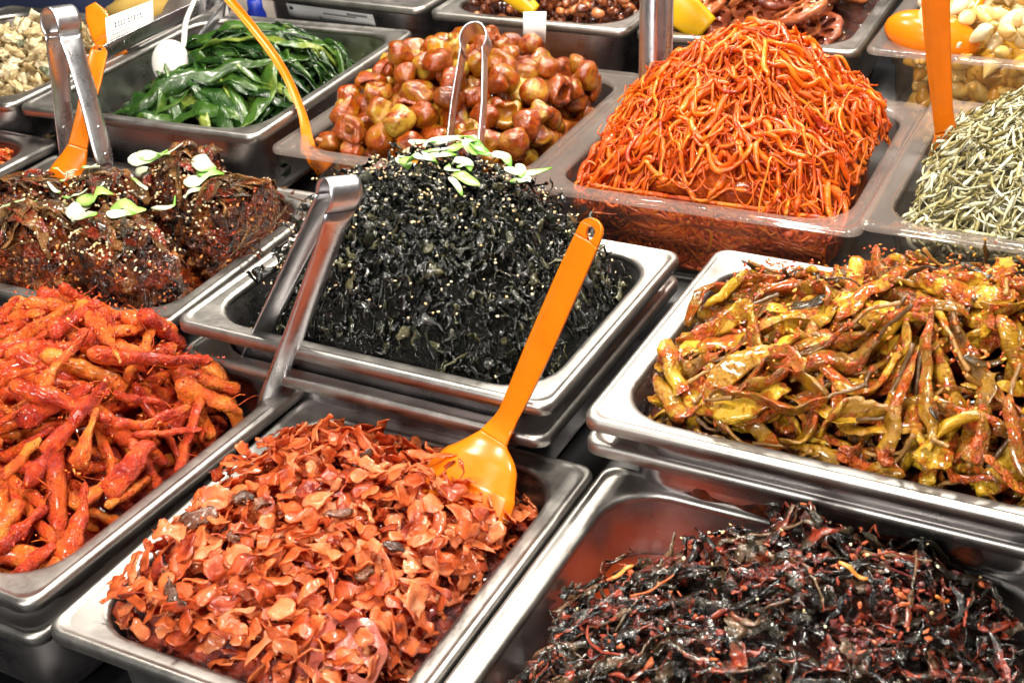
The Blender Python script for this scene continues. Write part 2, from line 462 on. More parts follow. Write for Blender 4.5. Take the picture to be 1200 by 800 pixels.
S = 'steel_tray'; C = 'clear_tray'
tray('T1', S, 'steel tray heaped with orange-red seasoned roots, at the left edge', -.669, .548, -.520, .249, .276, .085, -2.5)
tray('T1b', S, 'empty steel tray stacked under the tray of orange-red roots', -.672, .546, -.546, .249, .276, .085, -2.0)
tray('T2', S, 'steel tray of thin orange radish slices, front centre, with orange ladle', -.425, .538, -.530, .232, .272, .100)
tray('T3', S, 'steel tray of dark seasoned greens at the lower right', -.1575, .546, -.530, .298, .272, .100)
tray('T4', S, 'steel tray carrying the black seaweed mound in the middle', -.4825, .768, -.475, .303, .236, .065)
tray('T4b', S, 'empty steel tray stacked under the black seaweed tray', -.4850, .7735, -.501, .299, .247, .068)
tray('T5', S, 'steel tray of yellow-green braised peppers at the right', -.1505, .760, -.465, .305, .250, .062)
tray('T5b', S, 'empty steel tray stacked under the braised pepper tray', -.156, .767, -.4935, .306, .236, .066)
tray('T6', S, 'steel tray of dark sauced leaf bundles at the left', -.8085, .7705, -.485, .313, .245, .060, 2.0)
tray('T7', S, 'deep steel tray of green pickled leaves at the upper left', -.876, 1.041, -.440, .268, .309, .085, 3.4, rimw=.015)
tray('T8', C, 'clear plastic tray of braised brown mushrooms', -.610, 1.052, -.455, .253, .282, .080, 1.5, True)
tray('T9', C, 'clear plastic tray of shredded orange strands', -.3485, 1.060, -.455, .273, .278, .080, 2.0, True)
tray('T10', C, 'clear plastic tray of tiny silvery anchovies at the right edge', -.077, 1.060, -.445, .270, .275, .080, 1.0, True)
tray('T11', S, 'steel tray of pale chopped shellfish in the upper left corner', -1.137, 1.0075, -.440, .250, .265, .065, 1.5)
tray('T12', S, 'steel tray of red chopped paste at the left edge', -1.109, .767, -.475, .282, .254, .060)
tray('T13', S, 'steel tray of glossy braised beans at the top centre', -.6295, 1.345, -.420, .222, .272, .100, 1.5)
tray('T13b', S, 'deep steel tray with a paper label on its front wall', -.868, 1.348, -.420, .240, .272, .100)
tray('T14', S, 'steel tray of glazed lotus root slices at the top right', -.406, 1.360, -.422, .218, .280, .100, 2.5)
tray('T15', C, 'clear plastic tray of pale garlic cloves in the upper right corner', -.157, 1.362, -.415, .258, .285, .105, 1.0, True)

# ------------------------------------------------------------------ heaps of food
class Heap:
    """height field of one tray's contents, in tray coordinates (z = 0 at the rim)"""
    def __init__(s, t, target, layer, res=0.002, margin=0.002):
        s.t = t; s.res = res; s.margin = margin
        s.hx = t.w / 2 - t.rimw - margin - .002; s.hy = t.d / 2 - t.rimw - margin - .002
        s.r = max(t.ri - margin, .006)
        s.nx = int(2 * s.hx / res) + 3; s.ny = int(2 * s.hy / res) + 3
        gx = -s.hx + np.arange(s.nx) * res; gy = -s.hy + np.arange(s.ny) * res
        X, Y = np.meshgrid(gx, gy, indexing='ij')
        s.target = target
        s.Tg = np.maximum(target(X, Y), -t.depth + .004)
        s.Hh = np.maximum(s.Tg - layer, -t.depth + .004)
        s.H0 = s.Hh.copy()
    def idx(s, xy):
        fx = np.clip((xy[..., 0] + s.hx) / s.res, 0, s.nx - 1.001); fy = np.clip((xy[..., 1] + s.hy) / s.res, 0, s.ny - 1.001)
        return fx, fy
    def sample(s, xy, A=None):
        A = s.Hh if A is None else A
        fx, fy = s.idx(xy); i = fx.astype(int); j = fy.astype(int); a = fx - i; b = fy - j
        return (A[i, j] * (1 - a) + A[i + 1, j] * a) * (1 - b) + (A[i, j + 1] * (1 - a) + A[i + 1, j + 1] * a) * b
    def normal(s, x, y, e=0.006):
        p = np.array([[x + e, y], [x - e, y], [x, y + e], [x, y - e]]); h = s.sample(p)
        n = np.array([-(h[0] - h[1]) / (2 * e), -(h[2] - h[3]) / (2 * e), 1.0]); return n / np.linalg.norm(n)
    def stamp(s, xy, zt, rad):
        for (x, y), z, r in zip(xy, np.broadcast_to(zt, (len(xy),)), np.broadcast_to(rad, (len(xy),))):
            i0 = int((x - r + s.hx) / s.res); i1 = int((x + r + s.hx) / s.res) + 2
            j0 = int((y - r + s.hy) / s.res); j1 = int((y + r + s.hy) / s.res) + 2
            i0 = max(i0, 0); j0 = max(j0, 0)
            if i1 <= i0 or j1 <= j0: continue
            sub = s.Hh[i0:i1, j0:j1]
            np.maximum(sub, z, out=sub)
    def clamp(s, xy, m=0.0):
        hx, hy = s.hx - m, s.hy - m
        x = np.clip(xy[..., 0], -hx, hx); y = np.clip(xy[..., 1], -hy, hy)
        r = max(s.r - m, .004)
        qx = np.abs(x) - (hx - r); qy = np.abs(y) - (hy - r)
        d = np.hypot(qx, qy); k = (qx > 0) & (qy > 0) & (d > r)
        f = np.where(k, r / np.maximum(d, 1e-9), 1)
        x = np.where(k, np.sign(x) * (hx - r + qx * f), x); y = np.where(k, np.sign(y) * (hy - r + qy * f), y)
        return np.stack([x, y], -1)
    def full(s, c, tol=.004):
        return s.sample(c[None])[0] > s.sample(c[None], s.Tg)[0] + tol
    def pick(s, k=6, m=0.01, where=None):
        p = RNG.uniform(-1, 1, (k, 2)) * [s.hx - m, s.hy - m]
        if where is not None:
            ok = where(p[:, 0], p[:, 1]); 
            if ok.any(): p = p[ok]
        p = s.clamp(p, m)
        return p[np.argmin(s.sample(p) - s.sample(p, s.Tg))]
    def path(s, c, heading, Lg, curv, n, rad, stiff=8, sag=0.3, wob=0.0, rigid=None):
        """a bendable length lying on the heap: returns n points (z = centre line)"""
        ds = Lg / (n - 1)
        a = heading + np.cumsum(curv + RNG.normal(0, wob, n)) * ds
        st = np.stack([np.cos(a), np.sin(a)], 1) * ds
        xy = np.cumsum(st, 0); xy += c - xy[n // 2]
        xy = s.clamp(xy, rad)
        h = s.sample(xy)
        dz = np.abs(h[-1] - h[0])
        if dz > .4 * Lg:
            xy = s.clamp(c + (xy - c) * Lg / math.hypot(Lg, dz), rad); h = s.sample(xy)
        h = np.maximum(h, np.maximum(s.sample(s.clamp(xy + [[rad * .5, 0]])), s.sample(s.clamp(xy - [[rad * .5, 0]]))) - rad * sag)
        if rigid is not None:
            q = np.linspace(-1, 1, n); k1, k0 = np.polyfit(q, h, 1); ln = k0 + k1 * q
            return xy, ln + np.percentile(h - ln, rigid) - rad * sag
        z = h.copy()
        for _ in range(stiff):
            zz = z.copy(); zz[1:-1] = 0.25 * z[:-2] + .5 * z[1:-1] + .25 * z[2:]
            z = np.maximum(h - rad * sag, zz)
        return xy, z
    def core(s, name, mat, label, drop=0.0, bump=0.004, bsc=90, cat=None, inset=0.0, kind='stuff', nr=46, na=130):
        hx, hy = s.hx - inset, s.hy - inset
        a = np.linspace(0, 2 * np.pi, na, endpoint=False)
        d = np.stack([np.cos(a), np.sin(a)], 1)
        big = d * 2.0
        # boundary of the rounded rectangle along each direction
        lo = np.zeros(na); hi = np.ones(na)
        tb = 1.0 / np.maximum(np.abs(d[:, 0]) / hx, np.abs(d[:, 1]) / hy)
        bx = d * tb[:, None]
        bx = s.clamp(bx, inset)
        rs = np.linspace(0.02, 1, nr) ** 0.8
        P = (bx[None] * rs[:, None, None])
        z = s.sample(P, s.H0) - drop
        V = np.concatenate([P, z[..., None]], -1)
        V = V + noise_v(V, bsc, 3.1) * bump * np.array([.5, .5, 1])
        V[..., :2] = s.clamp(V[..., :2], inset)
        V[..., 2] = np.maximum(V[..., 2], -s.t.depth + .003)
        side = []
        for q in np.linspace(0.15, 1, 9):
            b = V[-1].copy(); b[:, :2] *= (1 - .035 * q); b[:, 2] = b[:, 2] * (1 - q) + (-s.t.depth + .003) * q
            b[:, :2] += noise_v(b, bsc, 5.5)[:, :2] * bump * .5
            side.append(b)
        V = np.concatenate([V, np.stack(side)], 0)
        n = len(V); VV = V.reshape(-1, 3); Q = []
        for i in range(n - 1):
            j = np.arange(na); j2 = (j + 1) % na
            Q.append(np.stack([i * na + j, (i + 1) * na + j, (i + 1) * na + j2, i * na + j2], 1))
        VV = np.vstack([VV, [[0, 0, V[0, :, 2].mean()]]]); c = len(VV) - 1
        T = [(c, i, (i + 1) % na) for i in range(na)]
        me = mesh_from(name, loc2w(s.t, VV) - np.array([s.t.cx, s.t.cy, s.t.z]), np.concatenate(Q), T, 0.5, True, mat)
        return link(name, me, None, (s.t.cx, s.t.cy, s.t.z), label, cat, None, kind)

def single(name, t, V, Q, mat, label, cat, group, T=None, rnd=None, tt=None):
    Wp = loc2w(t, V); c = Wp.mean(0)
    me = mesh_from(name, Wp - c, Q, T, RNG.random() if rnd is None else rnd, True, mat, tt)
    return link(name, me, None, c, label, cat, group)
def mass(name, t, geo, mat, label, cat=None):
    o = np.array([t.cx, t.cy, t.z])
    for i in range(len(geo.V)): geo.V[i] = loc2w(t, geo.V[i]) - o
    me = geo.mesh(name, mat)
    return link(name, me, None, o, label, cat, None, 'stuff')

def bumpf(cx, cy, sx, sy, p=2.0):
    return lambda X, Y: np.exp(-(np.abs((X - cx) / sx) ** p) - (np.abs((Y - cy) / sy) ** p))

def seeds(heap, n, where, mat, name, label, size=.0013):
    g = Geo()
    V0, Q0 = lathe([(0.0001, -1), (.6, -.75), (1, -.1), (.8, .5), (.35, 1.05), (0.0001, 1.25)], 6)
    V0 = V0 * [1, .55, 1]
    k = 0; tries = 0
    while k < n and tries < n * 30:
        tries += 1
        p = RNG.uniform(-1, 1, 2) * [heap.hx * .97, heap.hy * .97]
        if RNG.random() > where(p[0], p[1]): continue
        R = np.array(Matrix.Rotation(RNG.uniform(0, 6.3), 3, 'Z') @ Matrix.Rotation(RNG.uniform(.9, 2.2), 3, 'X') @ Matrix.Rotation(RNG.uniform(0, 6.3), 3, 'Z'))
        sc = size * RNG.uniform(.8, 1.2)
        z = heap.sample(p[None])[0]
        g.add(V0 @ R.T * sc + [p[0], p[1], z + size * .3], Q0, None, RNG.random()); k += 1
    return mass(name, heap.t, g, mat, label)

M['sesame'] = food('sesame', [(0.2, (.62, .42, .20)), (.7, (.85, .70, .46))], 200, .8, .45, .1, 400, coat=.05)
M['scallion'] = food('scallion', [(.2, (.70, .80, .55)), (.8, (.85, .87, .72))], 40, .3, .25, .15, 300, coat=.3, tip=(.55, .9, (.22, .50, .06)), trans=.2)
M['scallion_green'] = food('scallion_green', [(.2, (.16, .42, .06)), (.8, (.42, .66, .16))], 40, .5, .25, .15, 300, coat=.3, trans=.2)

# ------------------------------------------------------------------ rigid pieces dropped on a heap
def rotm(ax, ay, az):
    return np.array(Matrix.Rotation(az, 3, 'Z') @ Matrix.Rotation(ay, 3, 'Y') @ Matrix.Rotation(ax, 3, 'X'))
def basis(n, az, tilt=0.0):
    """rotation that lays local Z along n (tilted at random), spun by az"""
    n = n + RNG.normal(0, 1, 3) * tilt; n = n / np.linalg.norm(n)
    q = Vector((0, 0, 1)).rotation_difference(Vector(n)).to_matrix()
    return np.array(q @ Matrix.Rotation(az, 3, 'Z'))
def settle(heap, V, R, xy, q=75, sink=0.0, m=0.004, grow=1.0, wall=1.0):
    """turned by R, drop V on the heap at xy; returns placed vertices"""
    P = V @ R.T
    rx = np.abs(P[:, :2]).max(0)
    c = np.clip(xy, -np.array([heap.hx, heap.hy]) + rx * wall + m, np.array([heap.hx, heap.hy]) - rx * wall - m)
    low = P[:, 2] < np.percentile(P[:, 2], 45)
    g = heap.sample(c + P[low][:, :2]) - P[low][:, 2]
    z = np.percentile(g, q) - sink
    P = P + [c[0], c[1], z]
    up = P[:, 2] > np.percentile(P[:, 2], 50)
    U = P[up]
    if len(U) > 60: U = U[:: len(U) // 60 + 1]
    heap.stamp(U[:, :2], U[:, 2] * grow + (1 - grow) * heap.sample(U[:, :2]), heap.res * 2.0)
    return P, np.array([c[0], c[1], z])
def place_rigid(heap, name, me, V, R, c, label, cat, group):
    t = heap.t
    o = link(name, me, None, loc2w(t, c), label, cat, group)
    o.rotation_euler = (Matrix.Rotation(t.yaw, 3, 'Z') @ Matrix([list(r) for r in R])).to_euler()
    return o
def patch(nx, ny, lx, ly, curl=0.0, crumple=0.002, th=0.0010, seed=0.0, ragged=0.25, cs=120):
    u = np.linspace(-1, 1, nx); v = np.linspace(-1, 1, ny)
    U, Vv = np.meshgrid(u, v, indexing='ij')
    P = np.stack([U * lx / 2, Vv * ly / 2, np.zeros_like(U)], -1)
    edge = np.maximum(np.abs(U), np.abs(Vv))
    P[..., :2] *= (1 - .24 * (U * Vv) ** 2)[..., None]
    P[..., :2] *= (1 + ragged * noise3(np.stack([U * 1.7, Vv * 1.7, np.full_like(U, seed)], -1), 1.0, seed) * edge)[..., None]
    if abs(curl) > 1e-3:
        a = P[..., 0] * curl
        P[..., 2] += (1 - np.cos(a)) / curl; P[..., 0] = np.sin(a) / curl
    P = P + noise_v(P + seed, cs, seed) * crumple + noise_v(P + seed, cs * 2.7, seed + 3) * crumple * .4
    du = np.gradient(P, axis=0); dv = np.gradient(P, axis=1)
    n = np.cross(du, dv); n /= np.linalg.norm(n, axis=-1, keepdims=True) + 1e-12
    A = (P + n * th / 2).reshape(-1, 3); B = (P - n * th / 2).reshape(-1, 3)
    k = nx * ny; Q = []
    for i in range(nx - 1):
        for j in range(ny - 1):
            a, b, c, d = i * ny + j, (i + 1) * ny + j, (i + 1) * ny + j + 1, i * ny + j + 1
            Q.append((a, b, c, d)); Q.append((k + d, k + c, k + b, k + a))
    rim = [(i, 0) for i in range(nx)] + [(nx - 1, j) for j in range(1, ny)] + [(i, ny - 1) for i in range(nx - 2, -1, -1)] + [(0, j) for j in range(ny - 2, 0, -1)]
    r = [i * ny + j for i, j in rim]
    for a, b in zip(r, r[1:] + r[:1]): Q.append((a, k + a, k + b, b))
    return np.vstack([A, B]), np.array(Q)
def blob(scale, disp=0.12, fr=1.6, seed=0.0, k=12, n=9):
    a = np.linspace(0, np.pi, n); prof = np.stack([np.maximum(np.sin(a), .02), -np.cos(a)], 1)
    V, Q = lathe(prof, k)
    V = V * (1 + disp * noise3(V, fr, seed))[:, None]
    return V * np.asarray(scale), Q

def scallion_slice(t, P, label, green=False, w=.004, up=(0, 0, 1), roll=.6, name='scallion_slice'):
    """thin slanting slice: a curved strip with a pale and a green end"""
    Pp = spline(P, 9)
    wd = w * np.array([.25, .7, .95, 1, 1, 1, .95, .7, .2])
    V, Q = sweep(Pp, wd, .0006, up, 8, np.linspace(roll, -roll * .3, 9))
    tt = np.repeat(np.linspace(0, 1, 9), 8)
    Wp = V; c = Wp.mean(0)
    me = mesh_from(name, Wp - c, Q, None, RNG.random(), True, M['scallion_green' if green else 'scallion'], tt)
    return link(name, me, None, c, label, 'scallion', 'scallion slices on ' + label.split(' on ')[-1])

# ================================================================== T1 orange-red roots
M['root'] = food('seasoned_root', [(.10, (.32, .010, .002)), (.36, (.64, .050, .005)), (.60, (.80, .125, .009)), (.9, (.87, .26, .03))], 70, .30, .25, .8, 420, .0014, coat=.3,
                 paste=[(.35, (.34, .010, .003)), (.65, (.70, .05, .008))], pscale=38, pcut=(.53, .66), trans=.08, grain=(420, .10, (.95, .50, .15), .35))
M['root_sauce'] = food('root_sauce', [(.3, (.16, .006, .002)), (.7, (.48, .035, .006))], 60, 0, .18, .6, 220, .002, coat=.6)
t = TRAYS['T1']
tg = lambda X, Y: -.022 + .060 * bumpf(-.035, .035, .10, .12, 2.4)(X, Y) + .010 * bumpf(.03, .0, .06, .09)(X, Y) - .012 * np.clip((X - .06) / .05, 0, 1)
hp = Heap(t, tg, .020)
hp.core('root_seasoning', M['root_sauce'], 'dark red chilli seasoning between the orange roots', bump=.007, bsc=70)
fib = Geo()
def one_root(i):
    c = hp.pick(5, .012)
    if hp.full(c, .006): return
    Lg = RNG.uniform(.035, .085); r0 = RNG.uniform(.0034, .0080)
    n = 22
    xy, z = hp.path(c, RNG.normal(1.0, .75), Lg, RNG.normal(0, 3.0), n, r0, 40, .45, 2.0, 72)
    s = np.linspace(0, 1, n)
    end = np.minimum(1, np.minimum(s / .09, (1 - s) / .07)) ** .5
    r = r0 * (1.05 - RNG.uniform(.25, .75) * s) * (.35 + .65 * end) * (1 + .13 * noise3(np.stack([s * 7, s * 0 + i, s * 0], 1), 1, i * .7))
    tilt = RNG.normal(0, .16) * Lg * (s - .5)
    P = np.column_stack([xy, z + r0 * .62 + np.maximum(tilt, -.004)])
    V, Q = sweep(P, r * RNG.uniform(1.0, 1.35), r * .9, (0, 0, 1), 14, RNG.uniform(0, 3))
    V = V + noise_v(V, 110, i * .37) * .0017 + noise_v(V, 300, i * .37) * .0009 + noise_v(V, 700, i * .37) * .0006
    single('seasoned_root', t, V, Q, M['root'], 'finger-thick orange-red seasoned root piled in the left steel tray', 'root', 'orange-red roots in the left tray')
    hp.stamp(xy, z + r0 * 1.25, r0 * .75)
    for _ in range(RNG.integers(0, 5)):
        b = P[RNG.integers(1, n - 1)] + [0, 0, r0 * .5]
        d = RNG.normal(0, 1, 3) * [.006, .006, .003] + [0, 0, .002]
        F = spline([b, b + d, b + d * 1.6 + RNG.normal(0, .003, 3)], 6)
        fib.add(*sweep(F, .0004, .0004, (0, 0, 1), 4))
for i in range(620): one_root(i)
fl = Geo()
for i in range(700):
    c = hp.pick(1, .016)
    k_ = RNG.uniform(.4, 1)
    V, Q = blob((RNG.uniform(.0010, .0022) * k_, RNG.uniform(.0007, .0015) * k_, RNG.uniform(.0003, .0006)), .6, 1.9, i * .7, 6, 5)
    P_, cc = settle(hp, V, basis(hp.normal(c[0], c[1], .004), RNG.uniform(0, 6.3), .2), c, 60, .0002, .002, 0)
    fl.add(P_, Q, None, RNG.random())
M['root_flake'] = food('chilli_flake', [(.15, (.30, .008, .003)), (.6, (.60, .045, .006)), (.95, (.78, .17, .02))], 90, .8, .2, .3, 300, coat=.4)
mass('chilli_flakes', t, fl, M['root_flake'], 'red chilli flakes stuck to the orange-red roots')
mass('root_fibres', t, fib, M['root'], 'fine orange hair roots and shreds on the heap of roots')

# ================================================================== T2 thin radish slices
M['radish'] = food('radish_slice', [(.02, (.24, .016, .008)), (.25, (.56, .080, .019)), (.52, (.78, .18, .046)), (.80, (.86, .30, .11)), (.97, (.90, .46, .26))], 70, .40, .12, .4, 200, .0011, coat=.7, trans=.42, spec=.5)
M['radish_dark'] = food('dark_mushroom_bit', [(.2, (.020, .008, .004)), (.7, (.12, .035, .012)), (.95, (.28, .09, .03))], 60, .4, .22, .5, 250, .0012, coat=.5)
M['radish_core'] = food('radish_juice', [(.3, (.05, .006, .006)), (.7, (.30, .035, .010))], 60, 0, .2, .5, 200, .002, coat=.5)
t = TRAYS['T2']
tg = lambda X, Y: -.016 + .040 * bumpf(-.005, -.025, .120, .132, 3.6)(X, Y) + .012 * bumpf(-.035, .03, .06, .06)(X, Y) - .016 * bumpf(.085, .10, .045, .05)(X, Y) + .014 * bumpf(.050, .036, .045, .020)(X, Y)
hp = Heap(t, tg, .022); HP2 = hp
hp.core('radish_juice', M['radish_core'], 'dark red juice and shreds under the radish slices', bump=.006, bsc=80)
lad_keep = lambda x, y: ~((x > .012) & (y > .070))
deep = Geo(); laid = []
for i in range(6200):
    c = hp.pick(4, .003)
    if hp.full(c, .004): continue
    typ = RNG.random()
    if typ < .66: lx, ly = RNG.uniform(.009, .022), RNG.uniform(.007, .014)
    elif typ < .88: lx, ly = RNG.uniform(.016, .034), RNG.uniform(.003, .007)
    else: lx, ly = RNG.uniform(.007, .012), RNG.uniform(.006, .010)
    V, Q = patch(10, 6, lx, ly, RNG.normal(0, 35), RNG.uniform(.0016, .0038), RNG.uniform(.0005, .0011), RNG.uniform(0, 50), .28, RNG.uniform(100, 200))
    R = basis(hp.normal(c[0], c[1], .012), RNG.uniform(0, 6.3), .33)
    P, cc = settle(hp, V, R, c, 50, .0004, .001, .7, .58)
    laid.append((P, Q))
for i, (P, Q) in enumerate(laid):
    if i >= len(laid) - 300:
        single('radish_slice', t, P, Q, M['radish'], 'thin crinkled orange slice on the heap beside the orange ladle', 'radish slice', 'radish slices in the front centre tray')
    else:
        deep.add(P, Q, None, RNG.random())
print('radish', len(laid))
mass('radish_slices', t, deep, M['radish'], 'mass of thin orange radish slices under the topmost ones')
for i in range(9):
    c = hp.pick(2, .012)
    V, Q = patch(8, 6, RNG.uniform(.010, .018), RNG.uniform(.006, .010), RNG.normal(0, 60), .0045, RNG.uniform(.0015, .003), i * 1.7, .5, 150)
    P, cc = settle(hp, V, basis(hp.normal(c[0], c[1]), RNG.uniform(0, 6.3), .4), c, 45, .0025)
    single('mushroom_bit', t, P, Q, M['radish_dark'], 'small glossy dark mushroom bit among the orange radish slices', 'mushroom', 'dark bits among the radish slices')

def lotus_mesh(rad, th, nh=7, seed=0, mat=None, hole=.26):
    a = np.linspace(0, 2 * np.pi, 40, endpoint=False)
    rr = rad * (1 + .04 * np.cos(a * nh + .5) + .03 * noise3(np.stack([np.cos(a), np.sin(a), a * 0 + seed], 1), 1.5, seed))
    pts = [(r * math.cos(b), r * math.sin(b)) for r, b in zip(rr, a)]; edges = [(i, (i + 1) % 40) for i in range(40)]
    holes = []
    for h in range(nh + 1):
        if h < nh: ang = h / nh * 2 * math.pi; hc = (.60 * rad * math.cos(ang), .60 * rad * math.sin(ang)); hr = rad * hole * RNG.uniform(.62, .85)
        else: hc = (0, 0); hr = rad * .12
        s0 = len(pts)
        for q in range(10):
            b = q / 10 * 2 * math.pi; ex = 1.25 if h < nh else 1
            dx, dy = hr * ex * math.cos(b), hr * .8 * math.sin(b)
            ca, sa = (math.cos(ang), math.sin(ang)) if h < nh else (1, 0)
            pts.append((hc[0] + dx * ca - dy * sa, hc[1] + dx * sa + dy * ca))
        edges += [(s0 + q, s0 + (q + 1) % 10) for q in range(10)]
        holes.append((hc, hr))
    ov, oe, of, *_ = delaunay_2d_cdt([Vector(p) for p in pts], edges, [], 1, 1e-7)
    ov = np.array([tuple(v) for v in ov])
    tri = []
    for f in of:
        for q in range(1, len(f) - 1):
            tri3 = (f[0], f[q], f[q + 1]); cen = ov[list(tri3)].mean(0)
            inside = False
            for k2 in range(nh + 1):
                lp = np.array(pts[40 + k2 * 10: 50 + k2 * 10]); c2 = lp.mean(0)
                x, y = cen; cnt = 0
                for (x1, y1), (x2, y2) in zip(lp, np.roll(lp, -1, 0)):
                    if (y1 > y) != (y2 > y) and x < (x2 - x1) * (y - y1) / (y2 - y1) + x1: cnt += 1
                if cnt % 2: inside = True
            if not inside: tri.append(tri3)
    n = len(ov)
    dome = 1 - .25 * (np.hypot(ov[:, 0], ov[:, 1]) / rad) ** 4
    V = np.vstack([np.column_stack([ov, th / 2 * dome]), np.column_stack([ov, -th / 2 * dome])])
    T = [t3 for t3 in tri] + [(b + n, a2 + n, c + n) for a2, b, c in tri]
    Q = [(b, a2, a2 + n, b + n) for a2, b in edges]
    return V, Q, T
M['lotus_red'] = food('lotus_red', [(.2, (.30, .05, .035)), (.7, (.55, .16, .11))], 40, .3, .22, .3, 200, coat=.4)
V, Q, T = lotus_mesh(.021, .006, 7, 3)
c = np.array([.078, -.094])
P, cc = settle(hp, V, basis(np.array([.25, -.75, 1]), .5, .0), c, 40, .017)
single('lotus_root_slice', t, P, Q, M['lotus_red'], 'pinkish lotus root slice half buried in the front of the radish slices', 'lotus root', None, T=T)

# ================================================================== T3 dark seasoned greens
M['greens'] = food('dark_greens', [(.15, (.003, .003, .003)), (.50, (.010, .009, .006)), (.80, (.032, .024, .012)), (.97, (.14, .075, .035))], 80, .6, .12, .4, 330, .0012, coat=.8,
                   paste=[(.3, (.10, .008, .004)), (.7, (.36, .045, .013))], pscale=40, pcut=(.51, .60))
M['greens_paste'] = food('chilli_paste', [(.15, (.10, .006, .005)), (.5, (.32, .035, .012)), (.9, (.60, .14, .04))], 120, .6, .2, .8, 300, .0016, coat=.5)
M['greens_core'] = food('greens_core', [(.3, (.010, .006, .005)), (.7, (.07, .018, .010))], 60, 0, .2, .7, 200, .003, coat=.4)
M['red_oil'] = food('red_oil', [(.3, (.50, .055, .010)), (.7, (.66, .10, .02))], 14, 0, .06, .02, 100, .0005, coat=1.0)
t = TRAYS['T3']
tg = lambda X, Y: -.088 + .006 * noise3(np.stack([X, Y, X * 0], -1), 34, 8) + .082 * np.clip((X + .170 - 1.25 * np.clip(Y - .022, 0, 1)) / .072, 0, 1) ** .75 + .034 * bumpf(.02, .055, .085, .060)(X, Y) + .022 * bumpf(.03, -.03, .10, .07)(X, Y) - .018 * np.clip((Y - .085) / .03, 0, 1) - .02 * np.clip((X - .08) / .06, 0, 1) * np.clip((Y - .0) / .08, 0, 1)
hp = Heap(t, tg, .012)
hp.core('greens_heap', M['greens_core'], 'dark wet mass of seasoned greens in the lower right tray', bump=.008, bsc=75)
flat = Heap(t, lambda X, Y: -.047 + 0 * X, 0)
flat.core('red_oil', M['red_oil'], 'red seasoned oil pooled in the corner of the dark greens tray', bump=.0, kind='stuff', nr=8, na=80)
g = Geo(); gp = Geo()
for i in range(5200):
    c = hp.pick(3, .003)
    if hp.sample(c[None], hp.Tg)[0] < -.084 or hp.full(c, .004): continue
    lx, ly = (RNG.uniform(.012, .032), RNG.uniform(.005, .012)) if RNG.random() < .7 else (RNG.uniform(.020, .045), RNG.uniform(.0018, .0036))
    V, Q = patch(12, 5, lx, ly, RNG.normal(0, 50), RNG.uniform(.0025, .0055), RNG.uniform(.0004, .0010), RNG.uniform(0, 50), .45, RNG.uniform(130, 280))
    band = .25 + .75 * noise3(np.array([c[0], c[1], 0]), 30, 2)
    P, cc = settle(hp, V, basis(hp.normal(c[0], c[1], .012), band + RNG.normal(0, .7), .40), c, 58, .0002, .001, .7, .45)
    g.add(P, Q, None, RNG.random())
for i in range(110):
    c = hp.pick(2, .004)
    if hp.sample(c[None], hp.Tg)[0] < -.070: continue
    Lg = RNG.uniform(.025, .060); w = RNG.uniform(.0014, .0052); n = 14
    band = .25 + .75 * noise3(np.array([c[0], c[1], 0]), 30, 2)
    xy, z = hp.path(c, band + RNG.normal(0, .5), Lg, RNG.normal(0, 18), n, w * .6, 5, .3, 16)
    s = np.linspace(0, 1, n)
    ww = w * (.35 + .65 * np.sin(np.pi * np.clip(s * .92 + .05, 0, 1)))
    V, Q = sweep(np.column_stack([xy, z + w * .15 + RNG.normal(0, .0006, n)]), ww, .0004 + ww * .12, (0, 0, 1), 4, RNG.normal(0, .5) + np.cumsum(RNG.normal(0, .25, n)))
    g.add(V + noise_v(V, 220, i * .1) * .0020, Q, None, RNG.random()); hp.stamp(xy, z + w * .15, w * .5)
for i in range(1150):
    c = hp.pick(2, .006)
    if hp.sample(c[None], hp.Tg)[0] < -.080: continue
    if RNG.random() > .5 + .9 * noise3(np.array([c[0], c[1], .4]), 26, 5): continue
    if RNG.random() < .978:
        k_ = RNG.uniform(.35, 1) ** 2
        V, Q = blob((RNG.uniform(.002, .0045) * k_, RNG.uniform(.0012, .0030) * k_, RNG.uniform(.0007, .0014) * k_), .8, 1.9, i * .7, 8, 6)
        P, cc = settle(hp, V, basis(hp.normal(c[0], c[1]), RNG.uniform(0, 6.3), .3), c, 40, .0010 * k_, .002, .3)
        gp.add(P, Q, None, RNG.random())
    else:
        xy, z = hp.path(c, RNG.uniform(0, 6.3), RNG.uniform(.015, .04), RNG.normal(0, 25), 8, .001, 8, .3, 15)
        V, Q = sweep(np.column_stack([xy, z + .001]), .0008, .0006, (0, 0, 1), 6)
        V = V + noise_v(V, 400, i) * .0007
        gp.add(V, Q, None, RNG.random()); hp.stamp(xy, z + .0015, .001)
mass('seasoned_greens', t, g, M['greens'], 'dark glossy shreds of seasoned greens in the lower right tray')
mass('chilli_flecks', t, gp, M['greens_paste'], 'red-brown chilli flecks and stalks over the dark greens')
M['carrot_strip'] = food('carrot_strip', [(.2, (.42, .09, .012)), (.8, (.72, .26, .04))], 60, .4, .25, .3, 250, coat=.4)
for i, (x, y, a, Lg) in enumerate([(-.088, .02, .6, .014), (.04, .03, -.3, .016), (.085, .05, .9, .018)]):
    xy, z = hp.path(np.array([x, y]), a, Lg, 28, 9, .002, 8)
    V, Q = sweep(np.column_stack([xy, z + .0010]), .0015 * np.array([.6, .9, 1, 1.2, 1, .8, 1, .9, .5]), .0009, (0, 0, 1), 8)
    single('carrot_strip', t, V, Q, M['carrot_strip'], 'curved orange strip lying on the dark seasoned greens', 'vegetable strip', 'orange strips on the dark greens')
seeds(hp, 34, lambda x, y: .6 if hp.target(x, y) > -.03 else 0, M['sesame'], 'sesame_seeds', 'pale sesame seeds and pepper seeds scattered over the dark greens', .0011)

